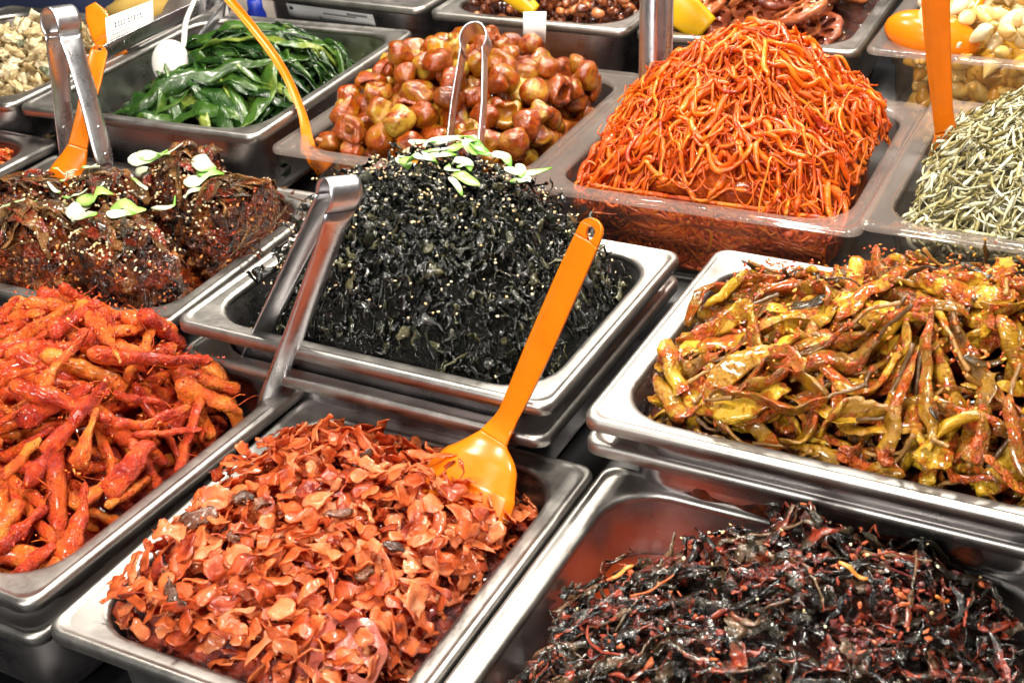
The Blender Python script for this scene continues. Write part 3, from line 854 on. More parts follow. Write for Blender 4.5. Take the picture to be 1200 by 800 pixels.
# ================================================================== T4 black seaweed mound
M['laver'] = food('black_seaweed', [(.15, (.002, .003, .003)), (.60, (.006, .008, .006)), (.85, (.020, .023, .012)), (.98, (.09, .085, .04))], 90, .7, .11, .35, 500, .0010, coat=.6)
M['laver_core'] = food('black_seaweed_core', [(.3, (.002, .002, .002)), (.7, (.008, .009, .007))], 90, 0, .3, .8, 260, .003, coat=.0)
M['sesame_oil'] = food('sesame_oil', [(.3, (.10, .085, .012)), (.7, (.20, .16, .03))], 20, 0, .06, .03, 100, .0005, coat=1.0)
t = TRAYS['T4']
tg = lambda X, Y: -.044 + .124 * np.clip(1 - (np.abs((X + .002) / .142) ** 2.2 + np.abs((Y - .008) / .116) ** 2.4), 0, 1) ** .80 + .010 * noise3(np.stack([X, Y, X * 0], -1), 30, 2) + .006 * noise3(np.stack([X, Y, X * 0], -1), 75, 4)
hp = Heap(t, tg, .009); HP4 = hp
hp.core('seaweed_heap', M['laver_core'], 'dense inside of the black seaweed mound', bump=.006, bsc=110)
flat = Heap(t, lambda X, Y: -.040 + 0 * X, 0)
flat.core('sesame_oil', M['sesame_oil'], 'olive coloured oil standing around the foot of the seaweed mound', bump=.0, nr=8, na=80)
g = Geo()
for i in range(2600):
    c = hp.pick(3, .004)
    if hp.full(c, .003): continue
    Lg = RNG.uniform(.005, .020); w = RNG.uniform(.0006, .0034); n = 7
    xy, z = hp.path(c, RNG.uniform(0, 6.3), Lg, RNG.normal(0, 80), n, w * .6, 2, .3, 60)
    Pp = np.column_stack([xy, z + w * .4 + RNG.normal(0, .0016, n)])
    V, Q = sweep(Pp, w * np.array([.35, .8, 1, .7, 1, .8, .3]), .0003 + w * .08, (0, 0, 1), 4, RNG.normal(0, 1.2) + np.cumsum(RNG.normal(0, .6, n)))
    g.add(V + noise_v(V, 330, i * .1) * .0022, Q, None, RNG.random())
    hp.stamp(xy, z + w * .3, w * .4)
for i in range(6200):
    c = hp.pick(2, .003)
    if hp.full(c, .008): continue
    lx, ly = (RNG.uniform(.006, .015), RNG.uniform(.003, .008)) if RNG.random() < .72 else (RNG.uniform(.008, .022), RNG.uniform(.0008, .002))
    V, Q = patch(7, 4, lx, ly, RNG.normal(0, 90), RNG.uniform(.0022, .0046), RNG.uniform(.0002, .0005), RNG.uniform(0, 50), .5, RNG.uniform(170, 330))
    P, cc = settle(hp, V, basis(hp.normal(c[0], c[1], .010), RNG.uniform(0, 6.3), .8), c, 82, .0002, .001, .45, .5)
    g.add(P, Q, None, RNG.random())
mass('seaweed_shreds', t, g, M['laver'], 'glossy black shredded seaweed piled in a tall mound')
seeds(hp, 400, lambda x, y: .12 + .88 * np.exp(-((x + .01) / .065) ** 2 - ((y - .01) / .055) ** 2) * (noise3(np.array([x, y, 0.]), 55, 3) > .05), M['sesame'], 'sesame_seeds', 'toasted sesame seeds sprinkled over the seaweed mound', .00105)

# ================================================================== T5 braised peppers
M['pepper'] = food('braised_pepper', [(.08, (.11, .042, .003)), (.32, (.30, .135, .005)), (.60, (.50, .255, .008)), (.92, (.70, .41, .025))], 40, .5, .20, .5, 190, .0015, coat=.7,
                   paste=[(.3, (.30, .028, .003)), (.68, (.66, .135, .010))], pscale=48, pcut=(.47, .56), pbump=.9, trans=.10)
M['pepper_stem'] = food('pepper_stem', [(.2, (.10, .045, .012)), (.8, (.32, .15, .03))], 90, .6, .3, .4, 300, coat=.3)
M['pepper_core'] = food('pepper_seasoning', [(.3, (.025, .005, .002)), (.7, (.16, .025, .004))], 70, 0, .2, .7, 240, .003, coat=.5)
M['dark_leaf'] = food('dark_leaf', [(.2, (.012, .009, .004)), (.8, (.08, .045, .012))], 60, .5, .2, .3, 260, coat=.5)
t = TRAYS['T5']
tg = lambda X, Y: -.024 + .027 * bumpf(-.03, -.01, .15, .112, 3.4)(X, Y) + .047 * bumpf(.065, .03, .115, .085)(X, Y) - .012 * bumpf(-.13, .1, .06, .05)(X, Y)
hp = Heap(t, tg, .022)
hp.core('pepper_seasoning', M['pepper_core'], 'dark red seasoning between the braised peppers', bump=.008, bsc=65)
for i in range(520):
    c = hp.pick(5, .012)
    if hp.full(c, .006): continue
    Lg = RNG.uniform(.045, .090); w0 = RNG.uniform(.0050, .0100); n = 24
    hd = RNG.choice([RNG.normal(-.2, .5), RNG.normal(.9, .5), RNG.normal(-1.1, .5)]) + (math.pi if RNG.random() < .5 else 0)
    stem = RNG.random() < .5
    ns = 7 if stem else 0
    xy, z = hp.path(c, hd, Lg * (1 + .05 * ns), RNG.normal(0, 17), n + ns, w0, 22, .6, 9)
    xs, zs = xy[:ns + 1], z[:ns + 1]; xy, z = xy[ns:], z[ns:]
    s = np.linspace(0, 1, n)
    prof = (np.sin(np.pi * np.clip(s * .9 + .05, 0, 1)) ** .5) * (1 - .40 * s) * (1 + .22 * noise3(np.stack([s * 5, s * 0 + i, s * 0], 1), 1, i * .9))
    prof[0] = .30; prof[-1] = .08
    th = RNG.uniform(.28, .58)
    zl = np.maximum(RNG.normal(0, .10) * Lg * (s - .5), -.004)
    P = np.column_stack([xy, z + w0 * th * .85 + zl])
    roll = RNG.normal(0, .6) + np.cumsum(RNG.normal(0, .12, n))
    V, Q = sweep(P, w0 * prof, w0 * prof * th, (0, 0, 1), 16, roll, .8)
    fl = np.tile(np.cos(np.arange(16) / 16 * 2 * np.pi * 2 + i), n) * np.repeat(w0 * .20 * prof, 16)
    V[:, 2] += fl
    V = V + noise_v(V, 80, i * .41) * .0026 + noise_v(V, 190, i * .41) * .0010 + noise_v(V, 520, i * .41) * .0004
    o = single('braised_pepper', t, V, Q, M['pepper'], 'wrinkled yellow-green braised pepper coated in red seasoning in the right tray', 'pepper', 'braised peppers in the right tray')
    hp.stamp(xy, z + w0 * th * 1.6, w0 * .6)
    if stem:
        F = np.column_stack([xs, zs + .002 + w0 * th * .6 * np.linspace(.6, 1, ns + 1)]); F[:, 2] += np.linspace(1, 0, ns + 1) ** 2 * RNG.uniform(-.001, .010)
        F[-1] = P[1]
        F = spline(F, 14)
        V2, Q2 = sweep(F, np.linspace(.0017, .0013, 14), np.linspace(.0015, .0012, 14), (0, 0, 1), 6)
        V2 = V2 + noise_v(V2, 300, i) * .0006
        Wp = loc2w(t, V2) - np.array(o.location)
        link('stem', mesh_from('stem', Wp, Q2, None, RNG.random(), True, M['pepper_stem']), o)
for i in range(12):
    c = hp.pick(2, .02)
    V, Q = patch(8, 3, RNG.uniform(.025, .045), RNG.uniform(.004, .008), RNG.normal(0, 30), .002, .0008, i * 2.3, .3, 90)
    P, cc = settle(hp, V, basis(hp.normal(c[0], c[1]), RNG.uniform(0, 6.3), .3), c, 65, .001)
    single('pepper_leaf', t, P, Q, M['dark_leaf'], 'limp dark leaf shred among the braised peppers', 'leaf', 'dark leaves among the peppers')
g = Geo()
for i in range(620):
    c = hp.pick(1, .026)
    V, Q = blob((RNG.uniform(.0007, .0024), RNG.uniform(.0006, .0014), RNG.uniform(.0004, .0008)), .4, 1.9, i * .7, 6, 5)
    P, cc = settle(hp, V, basis(hp.normal(c[0], c[1]), RNG.uniform(0, 6.3), .3), c, 45, .0009, .002, 0)
    g.add(P, Q, None, RNG.random())
M['pepper_fleck'] = food('pepper_fleck', [(.15, (.40, .04, .006)), (.6, (.72, .16, .015)), (.95, (.85, .42, .06))], 90, .7, .2, .6, 300, coat=.5)
mass('chilli_flecks', t, g, M['pepper_fleck'], 'orange-red chilli and garlic flecks clinging to the braised peppers')

# ================================================================== T6 leaf bundles
M['bundle'] = food('leaf_bundle', [(.20, (.008, .005, .004)), (.42, (.065, .020, .008)), (.60, (.22, .062, .012)), (.92, (.44, .17, .03))], 60, .1, .17, .8, 420, .0016, coat=.35,
                   paste=[(.25, (.06, .006, .004)), (.5, (.34, .040, .010)), (.75, (.66, .17, .03))], pscale=44, pcut=(.50, .58), pbump=1.2)
M['bundle_leaf'] = food('bundle_leaf', [(.15, (.022, .013, .005)), (.55, (.11, .052, .013)), (.9, (.30, .13, .03))], 60, .5, .18, .7, 240, .002, coat=.4,
                   paste=[(.3, (.12, .008, .004)), (.7, (.45, .05, .012))], pscale=50, pcut=(.50, .6))
M['bundle_sauce'] = food('bundle_sauce', [(.25, (.04, .005, .002)), (.6, (.22, .030, .005)), (.9, (.58, .17, .02))], 40, 0, .10, .3, 120, .001, coat=.9)
t = TRAYS['T6']
flat = Heap(t, lambda X, Y: -.030 + .004 * noise3(np.stack([X, Y, X * 0], -1), 40, 1), 0)
flat.core('bundle_sauce', M['bundle_sauce'], 'oily red-brown sauce under the dark leaf bundles', bump=.002, bsc=80)
hp6 = Heap(t, lambda X, Y: -.030 + 0 * X, 0)
def ico(sub):
    import bmesh
    bm = bmesh.new(); bmesh.ops.create_icosphere(bm, subdivisions=sub, radius=1.0)
    V = np.array([v.co[:] for v in bm.verts]); T = np.array([[v.index for v in f.verts] for f in bm.faces]); bm.free()
    return V, T
IV, IT = ico(6)
M['grain'] = food('paste_grain', [(.1, (.05, .006, .004)), (.4, (.28, .030, .010)), (.7, (.50, .09, .018)), (.95, (.72, .28, .06))], 150, .8, .15, .4, 400, coat=.6)
bund = [(-.752, .822, .054, .047, .062, 'back, under pale scallion shreds, in the middle', -.45), (-.693, .806, .050, .058, .056, 'right, with frayed leaf ends by the tray wall', .3),
        (-.722, .706, .066, .044, .060, 'front right, with an oily brown top', -.2), (-.812, .702, .052, .044, .056, 'front left, thick with red paste', .2),
        (-.902, .708, .050, .048, .044, 'far left front, cut by the picture edge', .1), (-.890, .775, .050, .040, .036, 'left back, under a green and white scallion curl', .3),
        (-.806, .778, .046, .040, .056, 'middle, half hidden behind the front left bundle', .1)]
for i, (bx, by, sx, sy, sz, desc, rz) in enumerate(bund):
    c = w2loc(t, np.array([bx, by, 0.0])); 
    D = IV.copy(); sg = np.sign(D[:, 2])
    D[:, 2] = np.where(D[:, 2] < 0, D[:, 2] * .75, D[:, 2])
    r = 1 + .15 * noise3(IV, 1.9, i + .3) + .10 * noise3(IV, 4.5, i + 1.3) + .065 * noise3(IV, 10, i + 2.3) + .055 * noise3(IV, 19, i + 4.3) + .045 * (np.abs(noise3(IV, 30, i + 5.3)) - .3) + .03 * noise3(IV, 48, i + 6.3)
    fold = .16 * np.clip(1 - 6 * np.abs(noise3(IV * [1.2, 1.2, 3.0], 2.2, i + 7)), 0, 1) + .09 * np.clip(1 - 5 * np.abs(noise3(IV * [1, 1, 2.5], 5.5, i + 9)), 0, 1)
    fold = fold + .075 * (.5 + .5 * np.sin(IV[:, 2] * 15 + IV[:, 0] * 3 + 5 * noise3(IV, 1.6, i + 21)))
    V = D * (r - fold + .03)[:, None] * [sx * .84, sy * .83, sz * .98]
    V = V @ rotm(0, 0, rz).T + [c[0], c[1], -.012]
    V[:, :2] = np.where(np.abs(V[:, :2]) > [hp6.hx, hp6.hy], np.sign(V[:, :2]) * [hp6.hx, hp6.hy], V[:, :2])
    V[:, 2] = np.maximum(V[:, 2], -t.depth + .002)
    o = single('leaf_bundle', t, V, None, M['bundle'], 'dark sauced leaf bundle at the ' + desc, 'leaf bundle', 'sauced leaf bundles in the left tray', T=IT)
    V0b = V
    up = V[V[:, 2] > -.02]
    hp6.stamp(up[:, :2], up[:, 2], .0022)
    org = np.array(o.location)
    gl = Geo()
    for k in range(12):
        a = RNG.uniform(0, 6.3); q = RNG.uniform(.1, 1) ** .6
        p0 = np.array([c[0] + math.cos(a) * sx * q * .9, c[1] + math.sin(a) * sy * q * .9])
        Lg = RNG.uniform(.012, .035); n = 7
        xy, z = hp6.path(hp6.clamp(p0, .004), a + RNG.normal(0, .9), Lg, RNG.normal(0, 25), n, .0015, 3, .3, 18)
        w = RNG.uniform(.0010, .0050)
        V, Q = sweep(np.column_stack([xy, z + .0006 + RNG.normal(0, .0007, n)]), w * np.array([.3, .8, 1, 1, 1, .8, .3]), .0006, (0, 0, 1), 4, RNG.normal(0, .5) + np.cumsum(RNG.normal(0, .3, n)))
        gl.add(loc2w(t, V + noise_v(V, 200, k) * .0010) - org, Q, None, RNG.random())
    for k in range(16):
        a = RNG.uniform(0, 6.3); q = RNG.uniform(.0, .45)
        p0 = np.array([c[0] + math.cos(a) * sx * q, c[1] + math.sin(a) * sy * q]); n = 16
        xy, z = hp6.path(hp6.clamp(p0, .004), rz + RNG.normal(0, .6), RNG.uniform(.03, .06), RNG.normal(0, 10), n, .002, 3, .2, 8)
        w = RNG.uniform(.004, .009); s = np.linspace(0, 1, n)
        Vl, Ql = sweep(np.column_stack([xy, z + .0005]), w * np.sin(np.pi * np.clip(s * .9 + .06, 0, 1)) ** .6, .0006, (0, 0, 1), 10, RNG.normal(0, .35) + np.cumsum(RNG.normal(0, .10, n)))
        hp6.stamp(xy, np.minimum(z + .0006, .036), w * .4)
        gl.add(loc2w(t, Vl + noise_v(Vl, 90, k + i) * .0030 + noise_v(Vl, 260, k) * .0016) - org, Ql, None, RNG.random())
    if i == 1:
        for k in range(90):
            b = np.array([c[0] + RNG.uniform(.02, .05), c[1] + RNG.uniform(-.05, .05), RNG.uniform(-.02, .035)])
            e = b + np.array([RNG.uniform(.012, .032), RNG.normal(0, .012), RNG.uniform(-.018, .006)])
            e[0] = min(e[0], hp6.hx + .004 if e[2] < 0 else hp6.hx + .012)
            F = spline([b, (b + e) / 2 + RNG.normal(0, .003, 3), e], 6)
            V, Q = sweep(F, np.linspace(.0012, .0005, 6), .0005, (0, 0, 1), 4)
            gl.add(loc2w(t, V) - org, Q, None, RNG.random())
    gr = Geo()
    NV = (IV / [sx, sy, sz]); NV /= np.linalg.norm(NV, axis=1, keepdims=True); NV = NV @ rotm(0, 0, rz).T
    cand = np.where((NV @ np.array([.35, -.75, .4]) > -.2) & (V0b[:, 2] > -.028) & (noise3(IV, 3.0, i + 12) > -.28))[0]
    for q in RNG.choice(cand, 330):
        k_ = RNG.uniform(.5, 1)
        Vb, Qb = blob((RNG.uniform(.0012, .0026) * k_, RNG.uniform(.0010, .0020) * k_, RNG.uniform(.0006, .0013) * k_), .6, 1.9, q * .7, 8, 6)
        gr.add(loc2w(t, Vb @ basis(NV[q], RNG.uniform(0, 6.3), .2).T + V0b[q]) - org, Qb, None, RNG.random())
    link('paste_grains', gr.mesh('paste_grains', M['grain']), o, kind='stuff')
    link('leaf_shreds', gl.mesh('leaf_shreds', M['bundle_leaf']), o, kind='stuff')
seeds(hp6, 980, lambda x, y: 0 if hp6.sample(np.array([[x, y]]))[0] < .012 else .1 + 1.3 * max(0, noise3(np.array([x, y, 0.]), 26, 4) + .25), M['sesame'], 'sesame_seeds', 'toasted sesame seeds over the dark leaf bundles', .00115)
HP6 = hp6

# ================================================================== T7 green pickled leaves
M['green_leaf'] = food('green_leaf', [(.05, (.006, .020, .005)), (.4, (.016, .055, .008)), (.72, (.050, .120, .014)), (.97, (.24, .30, .05))], 30, .5, .18, .35, 120, .0012, coat=.5, trans=.15)
M['soy'] = food('soy_brine', [(.3, (.05, .010, .003)), (.7, (.16, .035, .006))], 20, 0, .07, .05, 100, .0005, coat=1.0)
M['green_core'] = food('green_core', [(.3, (.004, .014, .003)), (.7, (.02, .05, .008))], 50, 0, .2, .5, 120, .003, coat=.4)
t = TRAYS['T7']
tg = lambda X, Y: -.058 + .062 * bumpf(.025, .01, .105, .115, 2.6)(X, Y) + .014 * bumpf(.02, .05, .05, .06)(X, Y)
hp = Heap(t, tg, .018)
hp.core('pickled_leaf_heap', M['green_core'], 'packed inside of the pile of green pickled leaves', bump=.005, bsc=50)
flat = Heap(t, lambda X, Y: -.048 + 0 * X, 0)
flat.core('soy_brine', M['soy'], 'brown soy brine beside the green pickled leaves', bump=0, nr=8, na=80)
for i in range(260):
    c = hp.pick(5, .03, lambda x, y: x > -.085)
    if hp.full(c, .005): continue
    Lg = RNG.uniform(.10, .17); w0 = RNG.uniform(.0045, .0100); n = 26
    xy, z = hp.path(c, RNG.normal(.25, .45) + (-.55 if c[0] > .03 else 0), Lg, RNG.normal(-2, 5), n, .004, 10, .2, 3)
    s = np.linspace(0, 1, n)
    if RNG.random() < .5: s = s[::-1]
    prof = np.clip(np.sin(np.pi * s ** .6) ** .8, .12, 1)
    P = np.column_stack([xy, z + .0018])
    roll = RNG.normal(0, .45) + np.cumsum(RNG.normal(0, .10, n))
    V, Q = sweep(P, w0 * prof, .0008 + .0009 * prof, (0, 0, 1), 8, roll)
    side = np.tile(np.cos((np.arange(8) + .5) / 8 * 2 * np.pi), n)
    V[:, 2] += np.abs(side) ** 1.5 * np.repeat(w0 * prof, 8) * RNG.uniform(-.25, .35) + .0012 * np.sin(side * 6 + np.repeat(s * 20, 8))
    V = V + noise_v(V, 60, i * .3) * .0032 + noise_v(V, 160, i * .3) * .0014
    single('pickled_leaf', t, V, Q, M['green_leaf'], 'long glossy green pickled leaf piled in the upper left steel tray', 'leaf', 'green pickled leaves')
    hp.stamp(xy, z + .0026, w0 * .45)

# ================================================================== T8 mushrooms
M['mushroom'] = food('braised_mushroom', [(.08, (.09, .015, .001)), (.34, (.25, .066, .003)), (.60, (.36, .155, .006)), (.94, (.44, .29, .035))], 48, .6, .13, .25, 140, .0014, coat=.45, use_obj=True,
                     paste=[(.3, (.14, .014, .002)), (.7, (.36, .065, .003))], pscale=42, pcut=(.42, .54), pbump=.4)
M['mushroom_core'] = food('mushroom_sauce', [(.3, (.36, .06, .004)), (.7, (.70, .19, .012))], 60, 0, .12, .4, 160, .002, coat=.8)
t = TRAYS['T8']
tg = lambda X, Y: -.032 + .076 * np.clip(1 - np.sqrt(((X + .008) / .155) ** 2 + ((Y - .010) / .155) ** 2), 0, 1) ** .62
hp = Heap(t, tg, .030)
hp.core('mushroom_sauce', M['mushroom_core'], 'orange-brown sauce around the braised mushrooms in the clear tray', bump=.007, bsc=55, inset=.018)
def mush(kind, seed):
    if kind == 0:    # whole button: round cap with a stump
        pr = [(.0005, -.80), (.24, -.78), (.30, -.55), (.34, -.40), (.72, -.46), (.93, -.25), (1, .05), (.93, .38), (.72, .64), (.42, .80), (.0005, .86)]
    elif kind == 1:  # hollow cap, rolled edge
        pr = [(.0005, .35), (.35, .28), (.55, .05), (.60, -.22), (.66, -.42), (.82, -.46), (.96, -.28), (1, .0), (.92, .36), (.68, .64), (.36, .80), (.0005, .84)]
    else:            # small closed button
        pr = [(.0005, -.72), (.45, -.64), (.80, -.36), (.94, .0), (.84, .42), (.52, .78), (.22, .95), (.0005, 1.0)]
    V, Q = lathe(spline(np.column_stack([pr, np.zeros(len(pr))]), 24)[:, :2].clip([.0005, -2], None), 26)
    V = V * (1 + .20 * noise3(V, 1.3, seed) + .07 * noise3(V, 2.4, seed))[:, None]
    V = V + noise_v(V, 1.1, seed) * .22
    V = V * RNG.uniform(.82, 1.12, 3)
    return V, Q
mv = []
for q in range(14):
    V, Q = mush([2, 1, 1, 2, 0, 1, 2, 0, 1, 2, 0, 1, 2, 0][q], q * 3.1)
    V = V * (.0142 if q % 3 != 2 else .0122) * RNG.uniform(.92, 1.1)
    mv.append((V, mesh_from('braised_mushroom', V, Q, None, .5, True, M['mushroom'])))
for i in range(330):
    c = hp.pick(6, .012)
    if hp.full(c, .006): continue
    V, me = mv[RNG.integers(0, 14)]
    R = basis(hp.normal(c[0], c[1], .02), RNG.uniform(0, 6.3), .45) @ rotm(RNG.choice([0, 1.3, 2.2, 3.1]), 0, RNG.uniform(0, 6.3))
    P, cc = settle(hp, V, R, c, 55, .003, .003)
    if abs(cc[0]) > hp.hx or abs(cc[1]) > hp.hy: continue
    place_rigid(hp, 'braised_mushroom', me, V, R, cc, 'glossy orange-brown braised mushroom heaped in the clear tray', 'mushroom', 'braised mushrooms')
HP8 = hp
for i in range(44):
    V, me = mv[RNG.integers(0, 14)]; R = rotm(RNG.uniform(0, 3), RNG.uniform(0, 6), RNG.uniform(0, 6))
    z = -t.depth + .016 + .015 * (i % 3) + RNG.uniform(-.003, .003)
    cc = np.array([RNG.uniform(-1, 1) * (hp.hx - .03), -hp.hy + .022 + (.008 if z < -.03 else 0) + RNG.uniform(0, .004), z])
    place_rigid(hp, 'braised_mushroom', me, V, R, cc, 'glossy orange-brown braised mushroom heaped in the clear tray', 'mushroom', 'braised mushrooms')

# ================================================================== T9 shredded orange strands
M['strand'] = food('orange_strand', [(.06, (.36, .022, .002)), (.32, (.68, .080, .003)), (.6, (.84, .15, .005)), (.94, (.90, .27, .014))], 60, .34, .22, .35, 240, .0010, coat=.5, trans=.18)
M['strand_core'] = food('strand_core', [(.3, (.30, .025, .002)), (.7, (.66, .11, .006))], 70, 0, .2, .8, 160, .003, coat=.5)
t = TRAYS['T9']
tg = lambda X, Y: -.020 + .104 * np.clip(1 - (((X - .004) / .132) ** 2 + ((Y - .010) / .142) ** 2) ** .72, 0, 1) ** .80 + .006 * noise3(np.stack([X, Y, X * 0], -1), 32, 6)
hp = Heap(t, tg, .010)
hp.core('strand_heap', M['strand_core'], 'packed inside of the heap of orange strands', bump=.007, bsc=70, inset=.014)
g = Geo()
def wall_strands(hp, g, n, r0, r1, ztop, y0=None):
    for i in range(n):
        x = RNG.uniform(-1, 1) * (hp.hx - .02); z0 = RNG.uniform(-hp.t.depth + .008, ztop)
        m = 9; Lg = RNG.uniform(.02, .06); a = RNG.normal(0, .7); ds = Lg / m
        aa = a + np.cumsum(RNG.normal(0, .35, m))
        px = np.clip(x + np.cumsum(np.cos(aa)) * ds, -hp.hx + .012, hp.hx - .012); pz = np.clip(z0 + np.cumsum(np.sin(aa)) * ds, -hp.t.depth + .008, ztop)
        ins = np.interp(pz, [-hp.t.depth, -.030, -.026, 0], [.012, .006, .002, .001])
        r = RNG.uniform(r0, r1)
        py = -hp.hy + ins + r + RNG.uniform(0, .002) + .002
        V, Q = sweep(np.column_stack([px, np.broadcast_to(py, px.shape), pz]), r, r * .7, (0, 1, 0), 6)
        g.add(V, Q, None, RNG.random())
for i in range(6000):
    c = hp.pick(3, .006)
    if hp.full(c, .005): continue
    Lg = RNG.uniform(.022, .075); r = .0005 + .0022 * RNG.random() ** 2.2; n = 20
    hd = RNG.uniform(0, 6.3)
    xy, z = hp.path(c, hd, Lg, RNG.normal(0, 38), n, r, 5, .5, 85)
    P = np.column_stack([xy, z + r * .6])
    u_ = RNG.random()
    s = np.linspace(0, 1, n)
    if u_ < .2: P[:, 2] += RNG.uniform(.003, .012) * np.clip((s - .55) / .45, 0, 1) ** 1.5
    elif u_ < .42: P[:, 2] += RNG.uniform(.002, .006) * np.sin(np.pi * s) ** 2
    V, Q = sweep(P, r * 1.25 * (1 + .3 * noise3(np.stack([s * 6, s * 0 + i, s * 0], 1), 1, i * .3)) * np.minimum(1, .4 + 5 * np.minimum(s, 1 - s)), r * .75, (0, 0, 1), 6, np.cumsum(RNG.normal(0, .3, n)))
    V = V + noise_v(V, 500, i) * .0005
    g.add(V, Q, None, RNG.random(), np.repeat(s, 6))
    hp.stamp(xy, z + r * 1.1, r)
wall_strands(hp, g, 420, .0014, .0024, -.006)
mass('shredded_strands', t, g, M['strand'], 'tangled orange shredded strands in a tall heap')

# ================================================================== T10 anchovies
M['anchovy'] = food('anchovy', [(.1, (.09, .075, .015)), (.35, (.26, .22, .065)), (.6, (.44, .40, .20)), (.9, (.66, .65, .50))], 90, .6, .24, .4, 300, .0008, coat=.35, spec=.7)
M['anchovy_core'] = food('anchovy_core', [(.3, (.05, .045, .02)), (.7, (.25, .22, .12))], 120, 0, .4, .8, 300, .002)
t = TRAYS['T10']
tg = lambda X, Y: -.018 + .102 * np.clip(1 - np.sqrt(((X - .014) / .142) ** 2 + ((Y - .02) / .145) ** 2), 0, 1) ** .8
hp = Heap(t, tg, .006); HP10 = hp
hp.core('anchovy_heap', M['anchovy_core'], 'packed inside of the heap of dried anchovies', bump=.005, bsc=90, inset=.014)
g = Geo(); laid = []
for i in range(4200):
    c = hp.pick(4, .005, lambda x, y: x < .06)
    if hp.full(c, .005): continue
    Lg = RNG.uniform(.009, .022); w = RNG.uniform(.0008, .0020); n = 7
    xy, z = hp.path(c, RNG.uniform(0, 6.3), Lg, RNG.normal(0, 35), n, w, 10, .5, 10)
    s = np.linspace(0, 1, n)
    P = np.column_stack([xy, z + w * .5 + RNG.normal(0, .18) * Lg * (s - .5)])
    V, Q = sweep(P, w * np.array([.55, 1, 1, .9, .65, .35, .5]), w * np.array([.5, .8, .8, .7, .5, .25, .12]), (0, 0, 1), 6, RNG.normal(0, .7))
    V = V + noise_v(V, 300, i) * .0007
    laid.append((V, Q)); hp.stamp(xy, z + w * .8, w * .7)
cut_n = len(laid) - 300
for i, (V, Q) in enumerate(laid):
    if i >= cut_n: single('anchovy', t, V, Q, M['anchovy'], 'tiny silvery dried anchovy on the heap in the clear tray at the right', 'anchovy', 'dried anchovies')
    else: g.add(V, Q, None, RNG.random())
print('anchovy', len(laid))
g2 = Geo(); wall_strands(hp, g, 420, .0012, .0018, -.008)
mass('anchovy_mass', t, g, M['anchovy'], 'mass of tiny dried anchovies under the topmost ones')

# ================================================================== T11 chopped shellfish
M['clam'] = food('shellfish_bit', [(.1, (.30, .20, .08)), (.4, (.54, .41, .21)), (.8, (.72, .60, .39))], 90, .5, .35, .5, 160, .0015, coat=.2, use_obj=True, sss=.0)
M['clam_dark'] = food('herb_bit', [(.2, (.03, .04, .02)), (.8, (.14, .15, .08))], 60, .5, .3, .4, 200, use_obj=True)
M['clam_core'] = food('shellfish_brine', [(.3, (.32, .22, .10)), (.7, (.55, .42, .22))], 50, 0, .2, .5, 150, .002, coat=.5)
t = TRAYS['T11']
tg = lambda X, Y: -.026 + .026 * bumpf(.0, .01, .085, .09, 3)(X, Y)
hp = Heap(t, tg, .010)
hp.core('shellfish_brine', M['clam_core'], 'cloudy brine under the chopped shellfish', bump=.004, bsc=70)
cv = [blob((RNG.uniform(.007, .011), RNG.uniform(.004, .007), RNG.uniform(.003, .005)), 1.1, 2.1, q * 2.7, 14, 11) for q in range(10)]
cm = [mesh_from('shellfish_bit', V, Q, None, .5, True, M['clam']) for V, Q in cv]; cmd = [mesh_from('herb_bit', V * .7, Q, None, .5, True, M['clam_dark']) for V, Q in cv]
for i in range(260):
    c = hp.pick(5, .012); q = RNG.integers(0, 10); dark = RNG.random() < .10
    R = basis(hp.normal(c[0], c[1]), RNG.uniform(0, 6.3), .5); V = cv[q][0] * (.7 if dark else 1)
    P, cc = settle(hp, V, R, c, 65, .001)
    if dark: place_rigid(hp, 'herb_bit', cmd[q], V, R, cc, 'dark green herb bit among the pale chopped shellfish', 'herb', 'herb bits among the shellfish')
    else: place_rigid(hp, 'shellfish_bit', cm[q], V, R, cc, 'pale cream chopped shellfish piece in the upper left tray', 'shellfish', 'chopped shellfish pieces')

# ================================================================== T12 red paste
t = TRAYS['T12']
M['red_chop'] = food('red_chop', [(.1, (.34, .014, .004)), (.45, (.66, .065, .010)), (.85, (.84, .24, .05))], 60, .6, .2, .5, 240, .0012, coat=.5)
tg = lambda X, Y: -.016 + .012 * bumpf(.02, .02, .1, .1)(X, Y)
hp = Heap(t, tg, .006); hp.core('red_paste', M['root_sauce'], 'wet red chilli paste in the tray at the left edge', bump=.004, bsc=80)
g = Geo()
for i in range(1100):
    c = hp.pick(3, .006, lambda x, y: x > -.02)
    xy, z = hp.path(c, RNG.uniform(0, 6.3), RNG.uniform(.010, .022), RNG.normal(0, 40), 6, .0015, 5, .4, 15)
    r = RNG.uniform(.0012, .0028)
    g.add(*sweep(np.column_stack([xy, z + r * .6]), r * np.array([.5, 1, 1, 1, .9, .4]), r * .6, (0, 0, 1), 6), None, RNG.random()); hp.stamp(xy, z + r, r * .7)
mass('red_chopped_paste', t, g, M['red_chop'], 'red chopped seasoned shreds filling the tray at the left edge')

